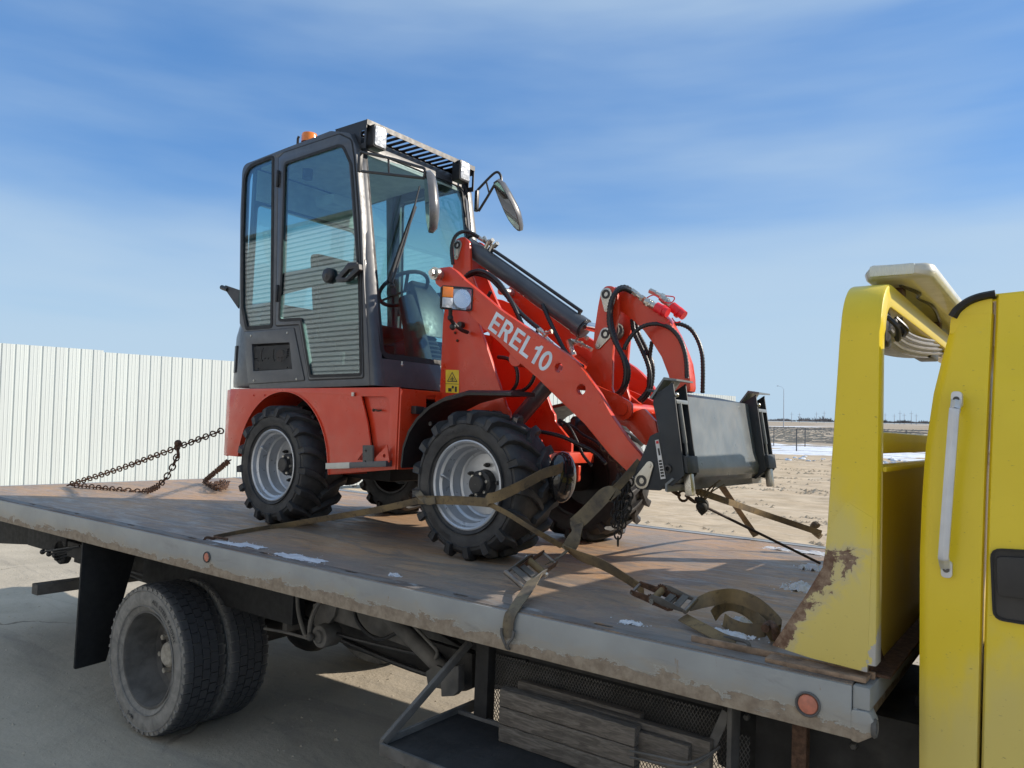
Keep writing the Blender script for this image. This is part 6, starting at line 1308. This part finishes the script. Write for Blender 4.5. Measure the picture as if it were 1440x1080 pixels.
# 1: long strap low along the near side, from the rail to the front wheel
p = [tp_(300, 757, z=.004), tp_(345, 748, z=.006), tp_(405, 738, z=.02), on_loader(470, 727, -.66), on_loader(530, 717, -.66), on_loader(588, 704, -.645)]
strap_obj('tie_down_strap', p, [(0, .3, 1), (0, .3, 1), (0, -.5, 1), (0, -.4, 1), (0, -.3, 1), (0, -.2, 1)], .034, 'long dusty strap running low along the bed from its rail to the front wheel')
hq_ = tp_(300, 757, z=.008)
tag(MB().tube([hq_ + Vector((.10, .02, .004)), hq_ + Vector((.04, -.01, .012)), hq_, hq_ + Vector((-.02, -.03, .004)), hq_ + Vector((.0, -.06, -.02))], .007, 8, 5).build('strap_hook', 'rusty', mtx=TW), 'dark hook catching the long strap in a slot of the near rail', 'hook')
# 2: across the rim of the front wheel
q = [on_loader(588, 703, -.645), on_loader(604, 703, -.650), on_loader(650, 704, -.650), on_loader(688, 707, -.655)]
strap_obj('tie_down_strap', q, (0, -.1, 1), .043, 'short strap section lying across the silver rim of the near front wheel', smooth=3)
q = [on_loader(684, 705, -.662), on_loader(688, 701, -.672), on_loader(700, 698, -.668), on_loader(735, 682, -.62), on_loader(765, 666, -.55), on_loader(785, 660, -.47), on_loader(793, 655, -.36)]
strap_obj('tie_down_strap', q, [(0, 0, 1), (0, 0, 1), (.1, -.2, 1), (.2, -.3, 1), (.2, -.1, 1), (.1, 0, 1), (0, 0, 1)], .050, 'golden brown strap rising from the front rim round the tyre tread')
q = [on_loader(688, 709, -.66), on_loader(715, 723, -.66), on_loader(750, 745, -.66), tp_(790, 768, y=.70)]
strap_obj('tie_down_strap', q, [(0, -.1, 1), (.2, -.2, 1), (.3, -.3, 1), (.3, -.3, 1)], .026, 'narrow strap slanting down from the front rim to the knot over the bed')
strap_obj('strap_fold', [on_loader(583, 688, -.60), on_loader(590, 696, -.64), on_loader(600, 705, -.655), on_loader(612, 703, -.66)], [(1, 0, .5), (1, 0, .3), (1, -.3, .5), (.3, 0, 1)], .035, 'crumpled strap fold hooked at the rear edge of the front tyre', 'strap2', 4)
K = tp_(797, 775, y=.68)
# 3: twisted strap up to the attachment
q = [K + Vector((0, 0, .0)), tp_(804, 764, y=.69), tp_(811, 748, y=.70), tp_(811, 733, y=.71)]
w_ = across(q); w_[2] = (w_[2] + Vector((0, -.8, 0))).normalized()
strap_obj('tie_down_strap', q, w_, .062, 'short twisted upright piece of wide grey strap rising from the knot', 'strap2')
q = [tp_(808, 738, y=.705), tp_(820, 727, y=.72), tp_(837, 710, y=.74), tp_(851, 696, y=.755), tp_(861, 694, y=.77), tp_(866, 699, y=.78)]
strap_obj('tie_down_strap', q, across(q), .066, 'wide grey strap slanting in front of the far tyre and folded at its upper end', 'strap2')
q = [tp_(861, 692, y=.785), tp_(872, 681, y=.79), tp_(887, 664, y=.82), tp_(900, 649, y=.85)]
strap_obj('tie_down_strap', q, across(q, .5), .040, 'dark strap end reaching the ear of the loader attachment', 'strap2')
# 4: from the knot to ratchet A, down over the rail
rA = tp_(752, 800, y=.40)
strap_obj('tie_down_strap', [K + Vector((.01, 0, .01)), tp_(787, 783, y=.6), tp_(772, 792, y=.5)], (.85, -.3, .35), .045, 'short strap between the knot and the rusty near ratchet', 'strap2', 4)
dA = tp_(733, 818, y=.30) - tp_(772, 790, y=.50)
ratchet(rA, dA, (.45, -.75, .5), 1.2, 'rusty ratchet buckle hanging above the near rail of the bed')
q = [tp_(755, 808, y=.36), tp_(744, 826, y=.2), tp_(733, 842, y=.08), tp_(722, 858, y=.0), tp_(716, 870, y=-.015), tp_(714, 888, y=-.012), tp_(714, 897, y=-.012)]
strap_obj('tie_down_strap', q, [(.9, -.3, .2)] + [(1, -.1, .1)] * 6, .050, 'dirty strap from the rusty ratchet down over the grey side rail', 'strap2')
q0 = tp_(714, 893, y=-.014)
hk = MB().tube([q0 + Vector((-.026, -.004, .02)), q0 + Vector((-.024, -.006, 0)), q0 + Vector((-.006, -.008, -.030)), q0 + Vector((-.002, .006, -.05)), q0 + Vector((0, .03, -.045))], .005, 8, 5).tube([q0 + Vector((.028, -.004, .02)), q0 + Vector((.026, -.006, -.004)), q0 + Vector((.008, -.008, -.030)), q0 + Vector((.003, .006, -.05)), q0 + Vector((0, .03, -.046))], .005, 8, 5)
tag(hk.build('strap_hook', 'frame2', mtx=TW), 'double wire hook gripping under the grey side rail', 'hook')
# 5: right-hand strap to ratchet B
rB = [K + Vector((0, -.01, .012)), tp_(815, 782, y=.64), tp_(845, 793, y=.59), tp_(875, 810, y=.56), tp_(905, 830, y=.53)]
strap_obj('tie_down_strap', rB, [(.4, -.8, .5), (.2, -.5, .8), (.2, -.4, .9), (.2, -.5, .8), (.2, -.5, .8)], .052, 'brown strap from the knot down to the second ratchet by the yellow post')
a, b = tp_(905, 829, z=.085), tp_(985, 862, z=.04)
ratchet(tp_(925, 840, z=.075), b - a, (.1, -.45, 1), .95, 'dark ratchet buckle with open handle in front of the yellow headboard post')
q = [tp_(960, 868, z=.03), tp_(990, 884, z=.02), tp_(1015, 897, z=.01), tp_(1035, 903, z=.006)]
strap_obj('tie_down_strap', q, [(.2, .6, .3)] * 4, .042, 'strap end running from the dark ratchet to its hook on the bed')
q = [tp_(973, 851, z=.05), tp_(1000, 842, z=.09), tp_(1030, 838, z=.10), tp_(1060, 848, z=.09), tp_(1085, 868, z=.06), tp_(1096, 884, z=.04), tp_(1080, 896, z=.012)]
strap_obj('tie_down_strap', q, [(.2, .5, .7), (.1, .3, 1), (.1, .2, 1), (.1, .1, 1), (.2, 0, 1), (.3, 0, 1), (.3, .2, 1)], .05, 'olive strap tail looping over the bed towards the headboard foot')
q = [tp_(1003, 866, z=.03), tp_(1012, 856, z=.05), tp_(1026, 850, z=.055), tp_(1046, 856, z=.05), tp_(1066, 872, z=.04), tp_(1076, 885, z=.03), tp_(1050, 886, z=.02), tp_(1030, 880, z=.025), tp_(1018, 872, z=.03)]
strap_obj('tie_down_strap', q, [(0, .2, 1)] * 9, .045, 'small inner loop of the olive strap around a clump of snow')
hq = tp_(1018, 896, z=.012)
tag(MB().tube([hq, tp_(1035, 899, z=.014), tp_(1050, 903, z=.02), tp_(1054, 910, z=.008), tp_(1052, 915, z=-.01)], .006, 8, 6).build('strap_hook', 'frame2', mtx=TW), 'pale bent hook lying at the edge of the bed near the headboard', 'hook')
tag(MB().tube([tp_(1076, 884, z=.05), tp_(1083, 878, z=.055), tp_(1090, 885, z=.05), tp_(1092, 897, z=.02)], .014, 8, 6).build('chain_shackle', 'rusty', mtx=TW), 'rusty shackle tucked behind the headboard gusset', 'shackle')
# far straps in front of the loader
qaF = lambda px, py: on_loader(px, py, .25)
strap_obj('tie_down_strap', [on_loader(968, 686, -.1), tp_(1060, 718, y=2.1), tp_(1155, 750, y=2.35)], (.1, 0, 1), .034, 'tan strap stretched from under the attachment to the yellow post', smooth=6)
strap_obj('tie_down_strap', [on_loader(1012, 680, .3), tp_(1040, 720, y=2.45), tp_(1063, 754, y=2.62)], (1, .2, 0), .040, 'brown strap slanting from the attachment to the far rail of the bed', smooth=4)
tag(MB().tube([tp_(1150, 740, y=2.35), tp_(1146, 737, y=2.36), tp_(1143, 745, y=2.36), tp_(1154, 755, y=2.35)], .018, 8, 6).build('strap_buckle', 'strap', mtx=TW), 'folded strap bundle peeping out behind the yellow post', 'strap')
cb_ = [on_loader(986, 710, -.05), tp_(1050, 745, y=1.62), tp_(1110, 772, y=1.62), tp_(1153, 792, y=1.65)]
tag(MB().tube([cb_[0], cb_[-1]], .0065, 8).build('winch_cable', 'cable', mtx=TW), 'taut dark winch cable from the loader front down to the headboard', 'cable')
sh = MB().tube([on_loader(978, 703, -.08), on_loader(990, 705, -.05), on_loader(992, 714, -.04), on_loader(984, 722, -.05)], .015, 8, 5).ball(tuple(on_loader(987, 712, -.05)), .028, 8)
tag(sh.build('cable_hook', 'frame', mtx=TW), 'dark hook and knot joining the chain to the winch cable', 'hook')
wr = MB(); r2 = random.Random(4)
for k in range(9):
    a = on_loader(988, 708, -.05); b = a + Vector((r2.uniform(-.06, .10), r2.uniform(-.05, .05), r2.uniform(.05, .13))); wr.tube([a, a.lerp(b, .5) + Vector((r2.uniform(-.02, .02), 0, .01)), b], .0035, 5, 4)
tag(wr.build('frayed_rope', 'strap', mtx=TW), 'frayed rope ends sticking up from the winch hook', 'rope')
# ---- chains: every link its own piece
lk = MB(); R1, R2 = .019, .0145
ring = [((R1 if abs(math.cos(a)) > 0 else R1) * math.cos(a) * 1.25, R2 * 1.25 * math.sin(a), 0) for a in np.linspace(0, 2 * PI, 13)[:-1]]
lk.tube(ring, .0048, 6, loop=True); _o = lk.build('link', 'rusty'); link_me = _o.data; bpy.data.objects.remove(_o)
link_dark = link_me.copy(); link_dark.materials[0] = M['frame']
def chain(name, pts, label, sc=1., smooth=6, jitter=.0, dark=False):
    pts = [Vector(p) for p in pts]; path = resample(catmull(pts, smooth), .034 * sc); c = path[0].copy()
    r_ = root('chain', label, 'chain', TW @ Matrix.Translation(c))
    for i in range(len(path) - 1):
        a, b = path[i], path[i + 1]; d = (b - a).normalized(); u = Vector((0, 0, 1)) if abs(d.z) < .9 else Vector((1, 0, 0)); s_ = d.cross(u).normalized(); u = s_.cross(d)
        vw = (Vector(CAM) - a).normalized(); s_ = d.cross(vw).normalized(); u = d.cross(s_); t = (0 if i % 2 else PI / 2) + random.uniform(-.25, .25); e1 = s_ * math.cos(t) + u * math.sin(t); e2 = d.cross(e1)
        m = (a + b) / 2 - c + Vector((random.uniform(-jitter, jitter), random.uniform(-jitter, jitter), random.uniform(-jitter, jitter)))
        link('link', link_dark if dark else link_me, r_, Matrix(((d.x * sc, e1.x * sc, e2.x * sc, m.x), (d.y * sc, e1.y * sc, e2.y * sc, m.y), (d.z * sc, e1.z * sc, e2.z * sc, m.z), (0, 0, 0, 1))))
    return r_
A = tp_(96, 682, z=.02); Bc = on_loader(313, 605, -.28)
mid = A.lerp(Bc, .69); mid = tp_(250, 629, y=A.lerp(Bc, .70).y)
chain('c', [A, A.lerp(mid, .5) + Vector((0, 0, -.012)), mid, Bc], 'rusty chain pulled tight from the bed tail to the back of the loader', 1.15)
tag(MB().ball(tuple(mid + Vector((0, 0, .03))), .028, 8).tube([mid + Vector((-.02, 0, .01)), mid + Vector((0, 0, -.02)), mid + Vector((.015, 0, -.06)), mid + Vector((-.01, 0, -.08))], .012, 8, 4).build('grab_hook', 'rusty', mtx=TW), 'rusty grab hook holding the slack chain up to the tight one', 'hook')
chain('c', [A + Vector((.01, .02, 0)), tp_(130, 685, z=.015), tp_(170, 689, z=.012), tp_(203, 691, z=.012), tp_(224, 682, y=mid.y - .05), tp_(240, 662, y=mid.y - .03), mid + Vector((0, 0, -.06))], 'slack rusty chain drooping onto the bed below the tight chain', 1.15)
C1 = on_loader(322, 648, -.1); C2 = tp_(287, 677, z=.02)
chain('c', [C1, C2], 'short chain slanting from under the loader tail to the rusty heap', 1.1)
pile = [C2, tp_(296, 682, z=.02), tp_(305, 687, z=.02), tp_(316, 684, z=.03), tp_(319, 678, z=.04), tp_(308, 679, z=.045), tp_(300, 684, z=.05), tp_(310, 686, z=.05), tp_(317, 682, z=.04), tp_(302, 681, z=.03)]
chain('c', pile, 'small heap of rusty chain on the bed behind the rear wheel', 1.2, 4, .006)
# chain bunch hanging behind the attachment
r3 = random.Random(8)
for k, lab in enumerate(('leftmost strand of the black chain bunch under the lift arm', 'second strand of the black chain bunch under the lift arm', 'third strand of the black chain bunch under the lift arm', 'rightmost strand of the black chain bunch under the lift arm')):
    x = 864 + k * 5; a = on_loader(x + 4, 668, -.30 + .01 * k); b = on_loader(x, 742 - (k % 2) * 14, -.30); c = on_loader(x + 5, 672, -.27)
    chain('c', [a, a.lerp(b, .5) + Vector((r3.uniform(-.01, .01), 0, 0)), b, b.lerp(c, .5) + Vector((.012, .01, 0)), c], lab, .9, 6, .003, True)
chain('c', [on_loader(869, 738, -.30), on_loader(869, 766, -.30)], 'single chain end with a hook hanging lowest of the black bunch', .9, dark=True)
chain('c', [on_loader(942, 688, -.25), on_loader(950, 694, -.22), on_loader(962, 697, -.18), on_loader(975, 704, -.10)], 'dark chain links from under the attachment to the winch hook', 1.3)
for pts in ([(842, 620), (858, 640), (872, 655), (880, 668)],): chain('c', [on_loader(a, b, -.2) for a, b in pts], 'dirty chain draped along the underside of the lift arm', .9)
